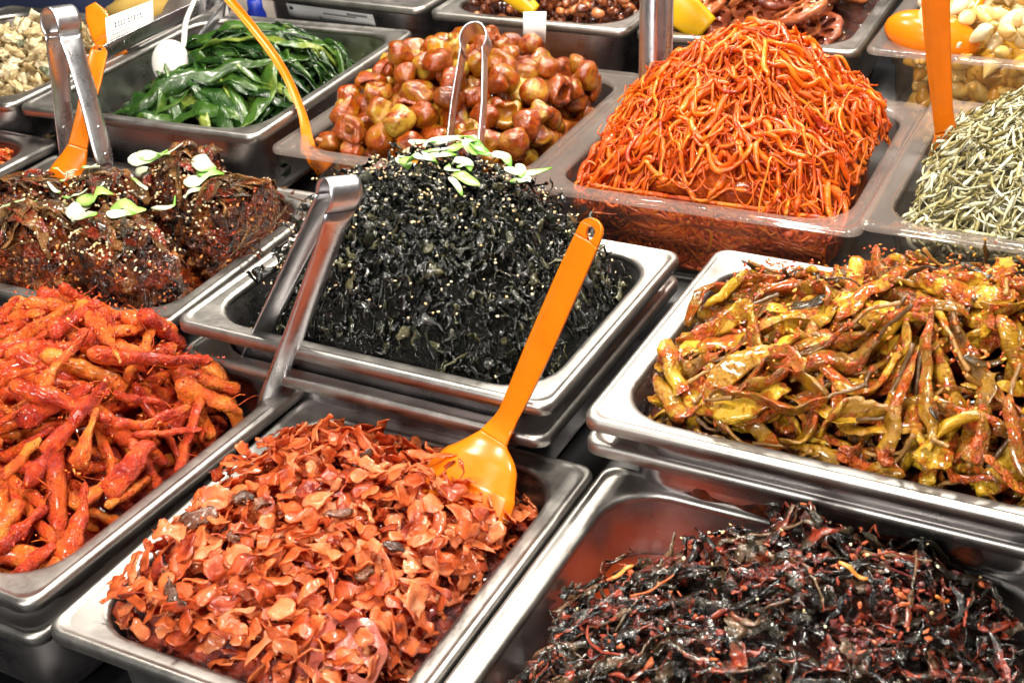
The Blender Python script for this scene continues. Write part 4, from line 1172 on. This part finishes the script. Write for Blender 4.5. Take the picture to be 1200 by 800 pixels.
# ================================================================== T13 beans, T14 lotus root, T15 garlic
M['bean'] = food('braised_bean', [(.1, (.035, .008, .004)), (.5, (.16, .035, .010)), (.9, (.46, .14, .04))], 60, .7, .14, .2, 200, coat=.8, use_obj=True)
M['bean_core'] = food('bean_syrup', [(.3, (.02, .005, .003)), (.7, (.10, .02, .008))], 60, 0, .15, .5, 150, .002, coat=.7)
t = TRAYS['T13']
hp = Heap(t, lambda X, Y: -.012 + .020 * bumpf(0, .02, .08, .09)(X, Y), .012)
hp.core('bean_syrup', M['bean_core'], 'dark syrup between the braised beans', bump=.003)
bv = [blob((.0075, .0048, .0046), .16, 1.3, q * 1.9, 12, 9) for q in range(5)]; bm_ = [mesh_from('braised_bean', V, Q, None, .5, True, M['bean']) for V, Q in bv]
for i in range(300):
    c = hp.pick(5, .007, lambda x, y: y < .03); q = RNG.integers(0, 5)
    R = basis(np.array([0, 0, 1.]), RNG.uniform(0, 6.3), .6); P, cc = settle(hp, bv[q][0], R, c, 70, .0006)
    place_rigid(hp, 'braised_bean', bm_[q], bv[q][0], R, cc, 'glossy brown braised bean in the top centre tray', 'bean', 'braised beans')
M['lotus'] = food('glazed_lotus', [(.1, (.12, .018, .006)), (.45, (.38, .075, .018)), (.85, (.62, .20, .06))], 45, .4, .16, .5, 180, .0015, coat=.7)
t = TRAYS['T14']
hp = Heap(t, lambda X, Y: -.010 + .022 * bumpf(0, .02, .09, .1)(X, Y), .016)
hp.core('lotus_syrup', M['bean_core'], 'dark syrup under the lotus root slices', bump=.004)
for i in range(44):
    V, Q, T = lotus_mesh(RNG.uniform(.022, .030), RNG.uniform(.006, .009), int(RNG.integers(6, 9)), i)
    c = hp.pick(6, .026); P, cc = settle(hp, V, basis(np.array([RNG.normal(0, .2), -.25, 1]), RNG.uniform(0, 6.3), .32), c, 75, .001)
    single('lotus_root_slice', t, P, Q, M['lotus'], 'red-brown glazed lotus root slice in the top right tray', 'lotus root', 'glazed lotus root slices', T=T)
seeds(hp, 160, lambda x, y: .7, M['sesame'], 'sesame_seeds', 'sesame seeds on the glazed lotus root slices', .0013)
M['garlic'] = food('garlic_clove', [(.1, (.74, .50, .16)), (.5, (.84, .68, .36)), (.9, (.88, .79, .56))], 30, .6, .2, .15, 150, coat=.5, use_obj=True, trans=.12)
M['brine'] = food('garlic_brine', [(.3, (.52, .26, .02)), (.7, (.74, .42, .05))], 30, 0, .15, .4, 90, .003, coat=.6)
t = TRAYS['T15']
hp = Heap(t, lambda X, Y: -.008 + .010 * bumpf(0.02, .02, .1, .1)(X, Y), .014)
hp.core('garlic_brine', M['brine'], 'yellow brine around the garlic cloves in the clear tray', bump=.004, bsc=60, inset=.030)
M['garlic_amber'] = food('pickled_garlic', [(.1, (.62, .30, .03)), (.5, (.76, .46, .08)), (.9, (.84, .60, .20))], 30, .6, .2, .15, 150, coat=.4, use_obj=True, trans=.12)
gv = []
for q in range(5):
    V, Q = lathe([(.0004, -1.0), (.30, -.92), (.42, -.80), (.80, -.35), (.88, .05), (.70, .50), (.36, .85), (.10, 1.1), (.0004, 1.2)], 12)
    V = V * (1 + .10 * noise3(V, 1.2, q * 3.3))[:, None]; V[:, 0] += .25 * V[:, 2] ** 2; V = V * [.0085, .0078, .0125] * RNG.uniform(.9, 1.12)
    gv.append((V, mesh_from('garlic_clove', V, Q, None, .5, True, M['garlic'])))
GL = 'pale peeled garlic clove in the clear tray in the upper right corner'
for i in range(190):
    c = hp.pick(6, .012, lambda x, y: y < .06); V, me = gv[RNG.integers(0, 5)]
    R = basis(np.array([0, 0, 1.]), 0, .4) @ rotm(RNG.uniform(1.1, 2.0), 0, 0); R = rotm(0, 0, RNG.uniform(0, 6.3)) @ R
    P, cc = settle(hp, V, R, c, 70, .001); place_rigid(hp, 'garlic_clove', me, V, R, cc, GL, 'garlic clove', 'garlic cloves')
gy = [mesh_from('garlic_clove', V, lathe([(1, 0)] * 9, 12)[1], None, .5, True, M['garlic_amber']) for V, _ in gv]
for i in range(108):
    q = RNG.integers(0, 5); V = gv[q][0]; me = gy[q]; R = rotm(RNG.uniform(0, 3), RNG.uniform(0, 6), RNG.uniform(0, 6))
    z = -t.depth + .014 + .015 * (i % 6) + RNG.uniform(-.003, .003)
    cc = np.array([RNG.uniform(-1, 1) * (hp.hx - .02), -hp.hy + .013 + (.008 if z < -.026 else 0) + RNG.uniform(0, .006), z])
    place_rigid(hp, 'garlic_clove', me, V, R, cc, GL, 'garlic clove', 'garlic cloves')
# ================================================================== scallion slices
def K(x, y, z): return np.array([x, y, z + H])
def drape_scallion(hp, pts, label, green=False, w=.004, roll=.5, lift=.003):
    w = w * 1.15
    t = hp.t
    P2 = spline([list(w2loc(t, np.array([x, y, 0.0]))[:2]) + [0] for x, y in pts], 9)[:, :2]
    z = hp.sample(P2); zz = z.copy()
    for _ in range(10):
        q = zz.copy(); q[1:-1] = .25 * zz[:-2] + .5 * zz[1:-1] + .25 * zz[2:]; zz = np.maximum(z, q)
    zz = np.maximum(zz, zz.max() - .007)
    W_ = loc2w(t, np.column_stack([P2, zz + lift + .003 * np.abs(roll)]))
    scallion_slice(t, W_, label, green, w, (0, 0, 1), roll)
o4 = (-.4825, .768)
A4 = lambda *pts: [(o4[0] + x, o4[1] + y) for x, y in pts]
S4 = 'pale scallion slice on the black seaweed mound'
for pts, gr, w, ro in [(A4((-.018, .030), (-.014, .046), (.000, .052), (.012, .046)), 0, .0035, .9), (A4((-.010, .018), (-.002, .024), (.010, .030)), 0, .005, .2),
                       (A4((.002, .030), (.012, .036), (.024, .036)), 1, .004, .5), (A4((.012, .044), (.022, .042), (.034, .034)), 1, .0042, .7), (A4((.010, .022), (.022, .022), (.032, .010)), 0, .0034, .6),
                       (A4((-.012, .006), (-.004, .010), (.003, .014)), 0, .0055, .1), (A4((-.034, .016), (-.026, .016), (-.020, .010)), 0, .004, .5), (A4((-.026, .008), (-.018, .010), (-.012, .008)), 1, .005, .3),
                       (A4((.046, .034), (.056, .044), (.070, .062)), 0, .004, .6), (A4((.044, .056), (.052, .048), (.058, .036)), 0, .0036, .8), (A4((.058, .040), (.064, .030), (.058, .020)), 0, .0045, .4),
                       (A4((.022, .004), (.032, .002), (.044, .000)), 1, .0050, .1), (A4((.022, -.004), (.030, -.008), (.038, -.014)), 0, .0022, .3), (A4((.026, .052), (.034, .054), (.044, .048)), 0, .004, .5)]:
    drape_scallion(HP4, pts, ('green scallion slice on the black seaweed mound' if gr else S4), bool(gr), w, ro)
S6 = 'pale scallion shred on the dark leaf bundles'
for pts, gr, w, ro in [([(-.812, .826), (-.798, .822), (-.784, .818)], 0, .0045, .5), ([(-.792, .812), (-.776, .808), (-.758, .810)], 0, .005, .2), ([(-.806, .812), (-.794, .820), (-.776, .824)], 0, .0055, .7), ([(-.782, .802), (-.768, .806), (-.752, .806)], 1, .003, .2),
                       ([(-.738, .820), (-.724, .812), (-.708, .806)], 0, .005, .3), ([(-.728, .790), (-.716, .796), (-.698, .806)], 0, .005, .5), ([(-.726, .812), (-.718, .806), (-.712, .800)], 1, .0045, .4), ([(-.724, .782), (-.716, .786), (-.706, .790)], 0, .003, .2),
                       ([(-.804, .744), (-.792, .752), (-.780, .762)], 1, .0055, .4), ([(-.792, .724), (-.778, .716), (-.764, .712)], 0, .0045, .6), ([(-.770, .706), (-.756, .704), (-.742, .702)], 0, .005, .2),
                       ([(-.750, .722), (-.738, .730), (-.724, .738)], 1, .005, .3), ([(-.740, .712), (-.730, .716), (-.720, .722)], 0, .004, .3), ([(-.682, .750), (-.668, .746), (-.656, .742)], 0, .005, .4),
                       ([(-.874, .736), (-.862, .746), (-.848, .744)], 1, .006, .6), ([(-.866, .724), (-.850, .728), (-.836, .734)], 0, .006, .5), ([(-.842, .720), (-.830, .722), (-.818, .732)], 1, .0045, .4), ([(-.856, .712), (-.846, .712), (-.832, .708)], 0, .005, .2)]:
    drape_scallion(HP6, pts, ('green scallion shred on the dark leaf bundles' if gr else S6), bool(gr), w * 1.4, ro, .006)

for q in range(16):
    x, y = RNG.uniform(-.89, -.68), RNG.uniform(.705, .815); a = RNG.uniform(0, 6.3); L_ = RNG.uniform(.007, .013)
    drape_scallion(HP6, [(x - math.cos(a) * L_, y - math.sin(a) * L_), (x + RNG.normal(0, .003), y + RNG.normal(0, .003)), (x + math.cos(a) * L_, y + math.sin(a) * L_)], S6, False, RNG.uniform(.0016, .0032), RNG.uniform(.2, .9), .004)
for q in range(9):
    x, y = RNG.uniform(-.03, .05), RNG.uniform(.0, .05); a = RNG.uniform(0, 6.3); L_ = RNG.uniform(.006, .012)
    drape_scallion(HP4, A4((x - math.cos(a) * L_, y - math.sin(a) * L_), (x + RNG.normal(0, .003), y + RNG.normal(0, .003)), (x + math.cos(a) * L_, y + math.sin(a) * L_)), S4, False, RNG.uniform(.0016, .003), RNG.uniform(.3, .9), .004)

# ================================================================== utensils
def tongs(label, tipA, tipB, top, w=.0085, rl=.011, arch=.0028, name='tongs', ridged=False):
    tipA, tipB, top = map(np.asarray, (tipA, tipB, top))
    base = (tipA + tipB) / 2
    e = empty(name, base, label, 'tongs')
    ax = top - base; ax /= np.linalg.norm(ax)
    ev = tipB - tipA; ev = ev - (ev @ ax) * ax; ev /= np.linalg.norm(ev)
    wd = np.cross(ax, ev)
    ang = np.radians(np.linspace(-38, 218, 22))
    cen = top - ax * rl
    arc = cen + np.outer(np.cos(ang), ev) * rl * 1.0 + np.outer(np.sin(ang), ax) * rl * 1.25
    neckB, neckA = arc[0], arc[-1]
    for tip, neck, sg in ((tipA, neckA, -1), (tipB, neckB, 1)):
        md = (tip + neck) / 2 + ev * sg * .0015
        P = spline([tip, tip * .7 + neck * .3 + ev * sg * .001, md, neck * .75 + tip * .25 + ev * sg * .0008, neck], 24)
        s = np.linspace(0, 1, 24)
        ww = w * (np.interp(s, [0, .04, .10, .5, .9, 1], [.55, .82, .95, .92, 1.0, 1.12]))
        ar = sg * arch * np.interp(s, [0, .05, .85, 1], [.3, 1, 1, .05])
        V, Q = strip(P - base, wd, ww, ar, .0011, 9)
        arm = link('arm', mesh_from('arm', V, Q, None, None, True, M['tong']), e)
        if ridged and sg < 0:
            for q in range(10):
                c = P[2 + q] - base
                V2, Q2 = sweep(np.array([c - wd * w * .8, c, c + wd * w * .8]) + ev * sg * (arch + .0006), .0011, .0012, ev, 6)
                link('tooth', mesh_from('tooth', V2, Q2, None, None, True, M['white_steel']), arm)
            V2, Q2 = blob((.004, .004, .0015), 0); 
        for q in (.12, .30):
            c = P[int(q * 23)] - base + ev * sg * (arch)
            V2, Q2 = blob((.0016, .0016, .0009), 0, 1, 0, 10, 6)
            Rb = np.array(Vector((0, 0, 1)).rotation_difference(Vector(ev * sg)).to_matrix())
            link('dimple', mesh_from('dimple', V2 @ Rb.T + c, Q2, None, None, True, M['tong']), arm)
    V, Q = strip(arc - base, wd, w * np.interp(np.linspace(0, 1, 22), [0, .2, .8, 1], [1.12, 1.2, 1.2, 1.12]), .0002, .0011, 9)
    link('spring_loop', mesh_from('spring_loop', V, Q, None, None, True, M['tong']), e)
    return e
M['white_steel'] = steel('bright_steel', (0.85, 0.84, 0.82), .25)

def paddle(name, label, cat, mat, pts, widths, archs, th, wdir, split, hole=None, n=40, pos=None, parts=('handle', 'bowl'), thick=None):
    P = spline(pts, n); s = np.linspace(0, len(pts) - 1, n)
    base = P[-1].copy()
    e = empty(name, base, label, cat)
    ww = np.interp(s, range(len(pts)), widths); ar = np.interp(s, range(len(pts)), archs)
    arc_ = np.concatenate([[0], np.cumsum(np.linalg.norm(np.diff(P, axis=0), axis=1))])
    q_ = np.clip(arc_ / (ww[min(n - 1, 12)] * .95), 0, 1)
    if hole is not None: ww = np.interp(s, range(len(pts)), [widths[1] * .93] + list(widths[1:])) * np.sqrt(np.maximum(.02, 1 - (1 - q_) ** 2))
    k = int(np.argmin(np.abs(s - split)))
    one = np.ones(n); g = Geo()
    def seg(i0, i1, a, b):
        V, Q = strip_range(P - base, wdir, ww, ar, th, a, b, 13)
        g.add(V[i0:i1].reshape(-1, 3), tube_topo(i1 - i0, 26))
    if hole is None: seg(0, k + 1, -one, one)
    else:
        h0, h1, hf = hole
        gap = np.zeros(n); q = np.linspace(-1, 1, h1 - h0 + 1); gap[h0:h1 + 1] = hf * np.sqrt(np.maximum(0, 1 - q * q))
        seg(0, h0 + 1, -one, one); seg(h0, h1 + 1, -one, -gap); seg(h0, h1 + 1, gap, one); seg(h1, k + 1, -one, one)
    link(parts[0], g.mesh(parts[0], mat), e)
    g = Geo(); seg(k, n, -one, one)
    link(parts[1], g.mesh(parts[1], mat), e)
    return e

tongs('steel tongs leaning over the seaweed tray, tips in the orange-red roots', K(-.5660, .6535, -.537), K(-.611, .677, -.546), K(-.4582, .6353, -.3346), .0092, .010)
tongs('steel tongs standing in the heap of braised mushrooms', K(-.560, .931, -.452), K(-.533, .936, -.452), K(-.577, 1.024, -.369), .0085, .0125, .002)
tongs('steel tongs standing behind the leaf bundles with a sauce-stained arm', K(-.8930, .8290, -.467), K(-.8430, .8230, -.458), K(-.8900, .8520, -.3290), .0105, .0120)
tongs('tall steel tongs standing in the orange strands, cut off by the top edge', K(-.437, 1.075, -.46), K(-.431, 1.095, -.46), K(-.444, 1.118, -.235), .0105, .011, .004)
tongs('toothed steel tongs lying along the edge of the green leaf tray', K(-.990, .968, -.4255), K(-.918, .985, -.450), K(-.984, 1.186, -.4235), .0095, .011, .002, ridged=True)

wd = np.array([.074, -.008, -.004])
paddle('orange_ladle', 'orange plastic ladle resting in the radish slices, handle over the seaweed tray', 'ladle', M['orange_plastic'],
       [K(-.3045, .6700, -.3480), K(-.3080, .6675, -.3580), K(-.3190, .6640, -.3850), K(-.3400, .6575, -.4380), K(-.3590, .6490, -.4860), K(-.3665, .6400, -.5020), K(-.3690, .6270, -.5120), K(-.3715, .6120, -.5225), K(-.3725, .6000, -.5320)],
       [.0035, .0080, .0086, .0088, .0072, .0110, .0270, .0350, .0365], [.0006, .0014, .0020, .0022, .0012, -.001, -.006, -.009, -.009], .0030, wd, 5.0, (8, 17, .38), 120)
paddle('orange_spatula', 'orange spatula standing behind the leaf bundles between the tongs arms', 'spatula', M['orange_plastic'],
       [K(-.8800, .8830, -.3700), K(-.8803, .8790, -.3760), K(-.8770, .8600, -.3960), K(-.8735, .8400, -.4190), K(-.8740, .8250, -.4430), K(-.8790, .8140, -.4620), K(-.8850, .8060, -.4760)],
       [.003, .0075, .0085, .0070, .0085, .0150, .0175], [.0005, .001, .0015, .0018, 0, -.004, -.005], .003, np.array([.9, .45, 0]), 4.0, (5, 10, .30), 70, parts=('handle', 'blade'))
wdv = np.array([.9, .44, -.05])
paddle('orange_serving_spoon', 'thin curved orange spoon handle rising from the clear mushroom tray', 'spoon', M['orange_plastic'],
       [K(-.8900, 1.0320, -.3320), K(-.8655, 1.0243, -.3471), K(-.8386, 1.0155, -.3628), K(-.8080, 1.0055, -.3832), K(-.7637, .9847, -.4112), K(-.7310, .9630, -.4420), K(-.7120, .9440, -.4700), K(-.7000, .9500, -.4850)],
       [.0042, .0042, .0042, .0040, .0038, .0036, .006, .014], [.003, .003, .003, .003, .003, .002, -.002, -.005], .003, wdv, 6.0, None, 50)
paddle('orange_rice_paddle', 'orange paddle standing in the anchovies, handle cut off by the top edge', 'paddle', M['orange_plastic'],
       [K(-.1930, 1.0130, -.2600), K(-.1935, 1.0280, -.2860), K(-.1890, 1.0500, -.3500), K(-.1840, 1.0700, -.4050), K(-.1810, 1.0810, -.4300), K(-.1790, 1.0880, -.4500)],
       [.0105, .0105, .0095, .0078, .0085, .014], [.002, .002, .002, .002, 0, 0], .0035, wdv, 4.0, None, 40, parts=('handle', 'blade'))
paddle('orange_spatula', 'orange spatula blade stuck in the chopped shellfish', 'spatula', M['orange_plastic'],
       [K(-1.0560, 1.0560, -.3990), K(-1.0480, 1.0520, -.4080), K(-1.0360, 1.0450, -.4210), K(-1.0250, 1.0395, -.4330), K(-1.010, 1.032, -.4450)],
       [.006, .0115, .0135, .0135, .0125], [.0005, .001, .001, .001, .001], .003, np.array([.65, .6, .45]) * -1, 2.5, None, 30, parts=('blade', 'blade_edge'))
for lab, pts, ws in (('yellow plastic scoop lying in the braised beans', [K(-.680, 1.235, -.382), K(-.660, 1.236, -.396), K(-.644, 1.238, -.408), K(-.628, 1.240, -.420)], [.012, .012, .011, .008]),
                     ('yellow plastic scoop in the lotus root slices beside the tall tongs', [K(-.505, 1.245, -.378), K(-.487, 1.246, -.392), K(-.467, 1.247, -.408), K(-.446, 1.248, -.424)], [.014, .017, .018, .015])):
    paddle('yellow_scoop', lab, 'scoop', M['yellow_plastic'], pts, ws, [-.002, -.003, -.003, -.003], .0025, np.array([.35, .2, .9]), 1.0, None, 24)
def spoon(name, label, mat, c, rad, Rm_, hpts, hw):
    e = empty(name, c, label, 'spoon')
    n, k = 10, 24
    V = []
    for sgn, off in ((1, 0), (0, .0022)):
        th = np.linspace(.05, 1, n) * np.pi / 2
        if sgn == 0: th = th[::-1]
        for a in th:
            r = math.sin(a); z = math.cos(a)
            ph = np.arange(k) / k * 2 * np.pi
            V.append(np.stack([(rad[0] - off) * r * np.cos(ph) * (1 + .10 * np.sin(ph)), (rad[1] - off) * r * np.sin(ph), np.full(k, (rad[2] - off) * z)], 1))
    V = np.concatenate(V) @ Rm_.T
    link('bowl', mesh_from('bowl', V, tube_topo(2 * n, k), None, None, True, mat), e)
    P = spline(hpts, 24) - np.asarray(c)
    V, Q = sweep(P, hw, hw * .6, (0, 0, 1), 10)
    link('handle', mesh_from('handle', V, Q, None, None, True, mat), e)
    return e
def face(nv, spin=0.0):
    q = Vector((0, 0, 1)).rotation_difference(Vector(nv)).to_matrix() @ Matrix.Rotation(spin, 3, 'Z'); return np.array(q)
spoon('white_spoon', 'white plastic spoon leaning in the green pickled leaf tray', M['white_plastic'], K(-.9170, 1.0070, -.4310), (.0185, .0245, .0065), face((.35, -.72, .62), .5),
      [K(-.914, 1.018, -.418), K(-.9205, 1.034, -.4275 + .006), K(-.9309, 1.0561, -.4044), K(-.934, 1.0778, -.389), K(-.931, 1.090, -.370)], .0030)
spoon('orange_scoop', 'orange ladle bowl lying face down on the garlic cloves', M['orange_plastic'], K(-.2340, 1.2630, -.4150), (.044, .024, .024), face((.12, -.55, .8), -.05),
      [K(-.210, 1.285, -.402), K(-.205, 1.31, -.395), K(-.20, 1.36, -.37)], .006)

# ================================================================== price card and paper label
def card(name, label, P00, P10, P01, bow, mat, marks, th=.0006):
    P00, P10, P01 = map(np.asarray, (P00, P10, P01)); ux = P10 - P00; uy = P01 - P00; nn = np.cross(ux, uy); nn /= np.linalg.norm(nn)
    org = (P00 + P10) / 2
    def pt(u, v, o=0.0): return P00 + ux * u + uy * v + nn * (bow * (4 * u * (1 - u)) * (-.2 - .8 * v) + o) - org
    def sheet(u0, u1, v0, v1, lift, t):
        n = 10; V = []
        for o in (lift, lift - t):
            for i in range(n):
                for v in (v0, v1): V.append(pt(u0 + (u1 - u0) * i / (n - 1), v, o))
        Q = []
        for i in range(n - 1):
            a = 2 * i; Q += [(a, a + 2, a + 3, a + 1), (20 + a + 1, 20 + a + 3, 20 + a + 2, 20 + a), (a, 20 + a, 20 + a + 2, a + 2), (a + 1, a + 3, 20 + a + 3, 20 + a + 1)]
        Q += [(0, 1, 21, 20), (18, 38, 39, 19)]
        return np.array(V), Q
    e = empty(name, org, label, 'sign' if 'card' in name else 'label')
    link('sheet', mesh_from('sheet', *sheet(0, 1, 0, 1, 0, th), None, None, True, mat), e)
    g = {}
    for (u0, u1, v0, v1, m) in marks: g.setdefault(m, Geo()).add(*sheet(u0, u1, v0, v1, .0004, .0003))
    for m, gg in g.items(): link('print', gg.mesh('print', M[m], False), e)
    return e
mk = [(.10, .90, .80, .815, 'ink'), (.10, .90, .50, .515, 'ink'), (.10, .106, .50, .815, 'ink'), (.894, .90, .50, .815, 'ink')]
x = .20
for wdt in (.07, .05, .06, .05, 0, .06, .04, .06, .05, .06):
    if wdt:
        mk += [(x, x + wdt * .8, .70, .735, 'ink'), (x + wdt * .2, x + wdt * .45, .575, .745, 'ink'), (x, x + wdt * .75, .58, .61, 'ink')]
    x += (wdt or .03) + .008
for r, (a, b) in enumerate(((.14, .52), (.24, .62))):
    x = a
    while x < b:
        w_ = RNG.uniform(.02, .045); y0 = .36 - r * .13
        mk += [(x, x + w_ * .8, y0, y0 + .03, 'grey_print'), (x + w_ * .3, x + w_ * .5, y0, y0 + .075, 'grey_print')]; x += w_ + .012
card('price_card', 'white printed price card standing in the chopped shellfish', K(-1.0050, 1.0160, -.4280), K(-.9960, 1.0790, -.4270), K(-1.0130, 1.0300, -.4010), .006, M['paper'], mk)
t = TRAYS['T13b']; yv = t.cy - t.d / 2 + t.rimw
card('paper_label', 'torn white paper label stuck on the front wall of a deep steel tray', K(-.9320, yv + .0005, -.4505), K(-.8180, yv + .0005, -.4530), K(-.9320, yv - .0035, -.4345), 0, M['paper'],
     [(.36, .97, .12, .40, 'grey_print'), (.42, .80, .55, .66, 'grey_print'), (.70, .93, .70, .86, 'grey_print'), (.03, .07, .58, .80, 'ink')], .0004)
t = TRAYS['T8']
card('paper_tag', 'small blank white paper tag behind the braised mushrooms', K(-.6120, 1.178, -.4320), K(-.5880, 1.180, -.4300), K(-.6120, 1.182, -.4020), 0, M['paper'], [])

# ================================================================== things behind the stall
def cloth(name, label, x0, x1, y, z, hgt, mat, seed):
    V, Q = blob(((x1 - x0) / 2, .06, hgt), .28, 2.2, seed, 26, 18)
    V = V + noise_v(V, 26, seed) * .012
    return link(name, mesh_from(name, V, Q, None, None, True, mat), None, K((x0 + x1) / 2, y, z), label, 'cloth')
cloth('folded_cloth', 'crumpled grey-brown cloth behind the shellfish and green leaf trays', -1.24, -1.02, 1.36, -.535, .058, M['grey_cloth'], 1.0)
cloth('folded_cloth', 'mustard coloured cloth behind the shellfish tray', -1.31, -1.22, 1.36, -.535, .05, M['mustard'], 2.0)
cloth('folded_cloth', 'dark navy cloth behind the shellfish tray in the upper left corner', -1.62, -1.28, 1.40, -.535, .07, M['navy_cloth'], 3.0)
V, Q = lathe([(.0005, 0), (.011, 0), (.012, .004), (.012, .045), (.009, .052), (.009, .062), (.0005, .063)], 16)
link('blue_bottle', mesh_from('blue_bottle', V, Q, None, None, True, M['blue']), None, K(-1.035, 1.30, -.5235), 'blue plastic bottle behind the green leaf tray', 'bottle')
V, Q = box(-3.2, 2.0, 2.3, 2.4, 0.0, 2.6)
link('back_wall', mesh_from('back_wall', V, Q, None, None, False, M['black']), None, (0, 0, 0), None, None, None, 'structure')
V, Q = box(-4, 3, -2, 4, -.05, 0.0)
link('floor', mesh_from('floor', V, Q, None, None, False, M['black']), None, (0, 0, 0), None, None, None, 'structure')
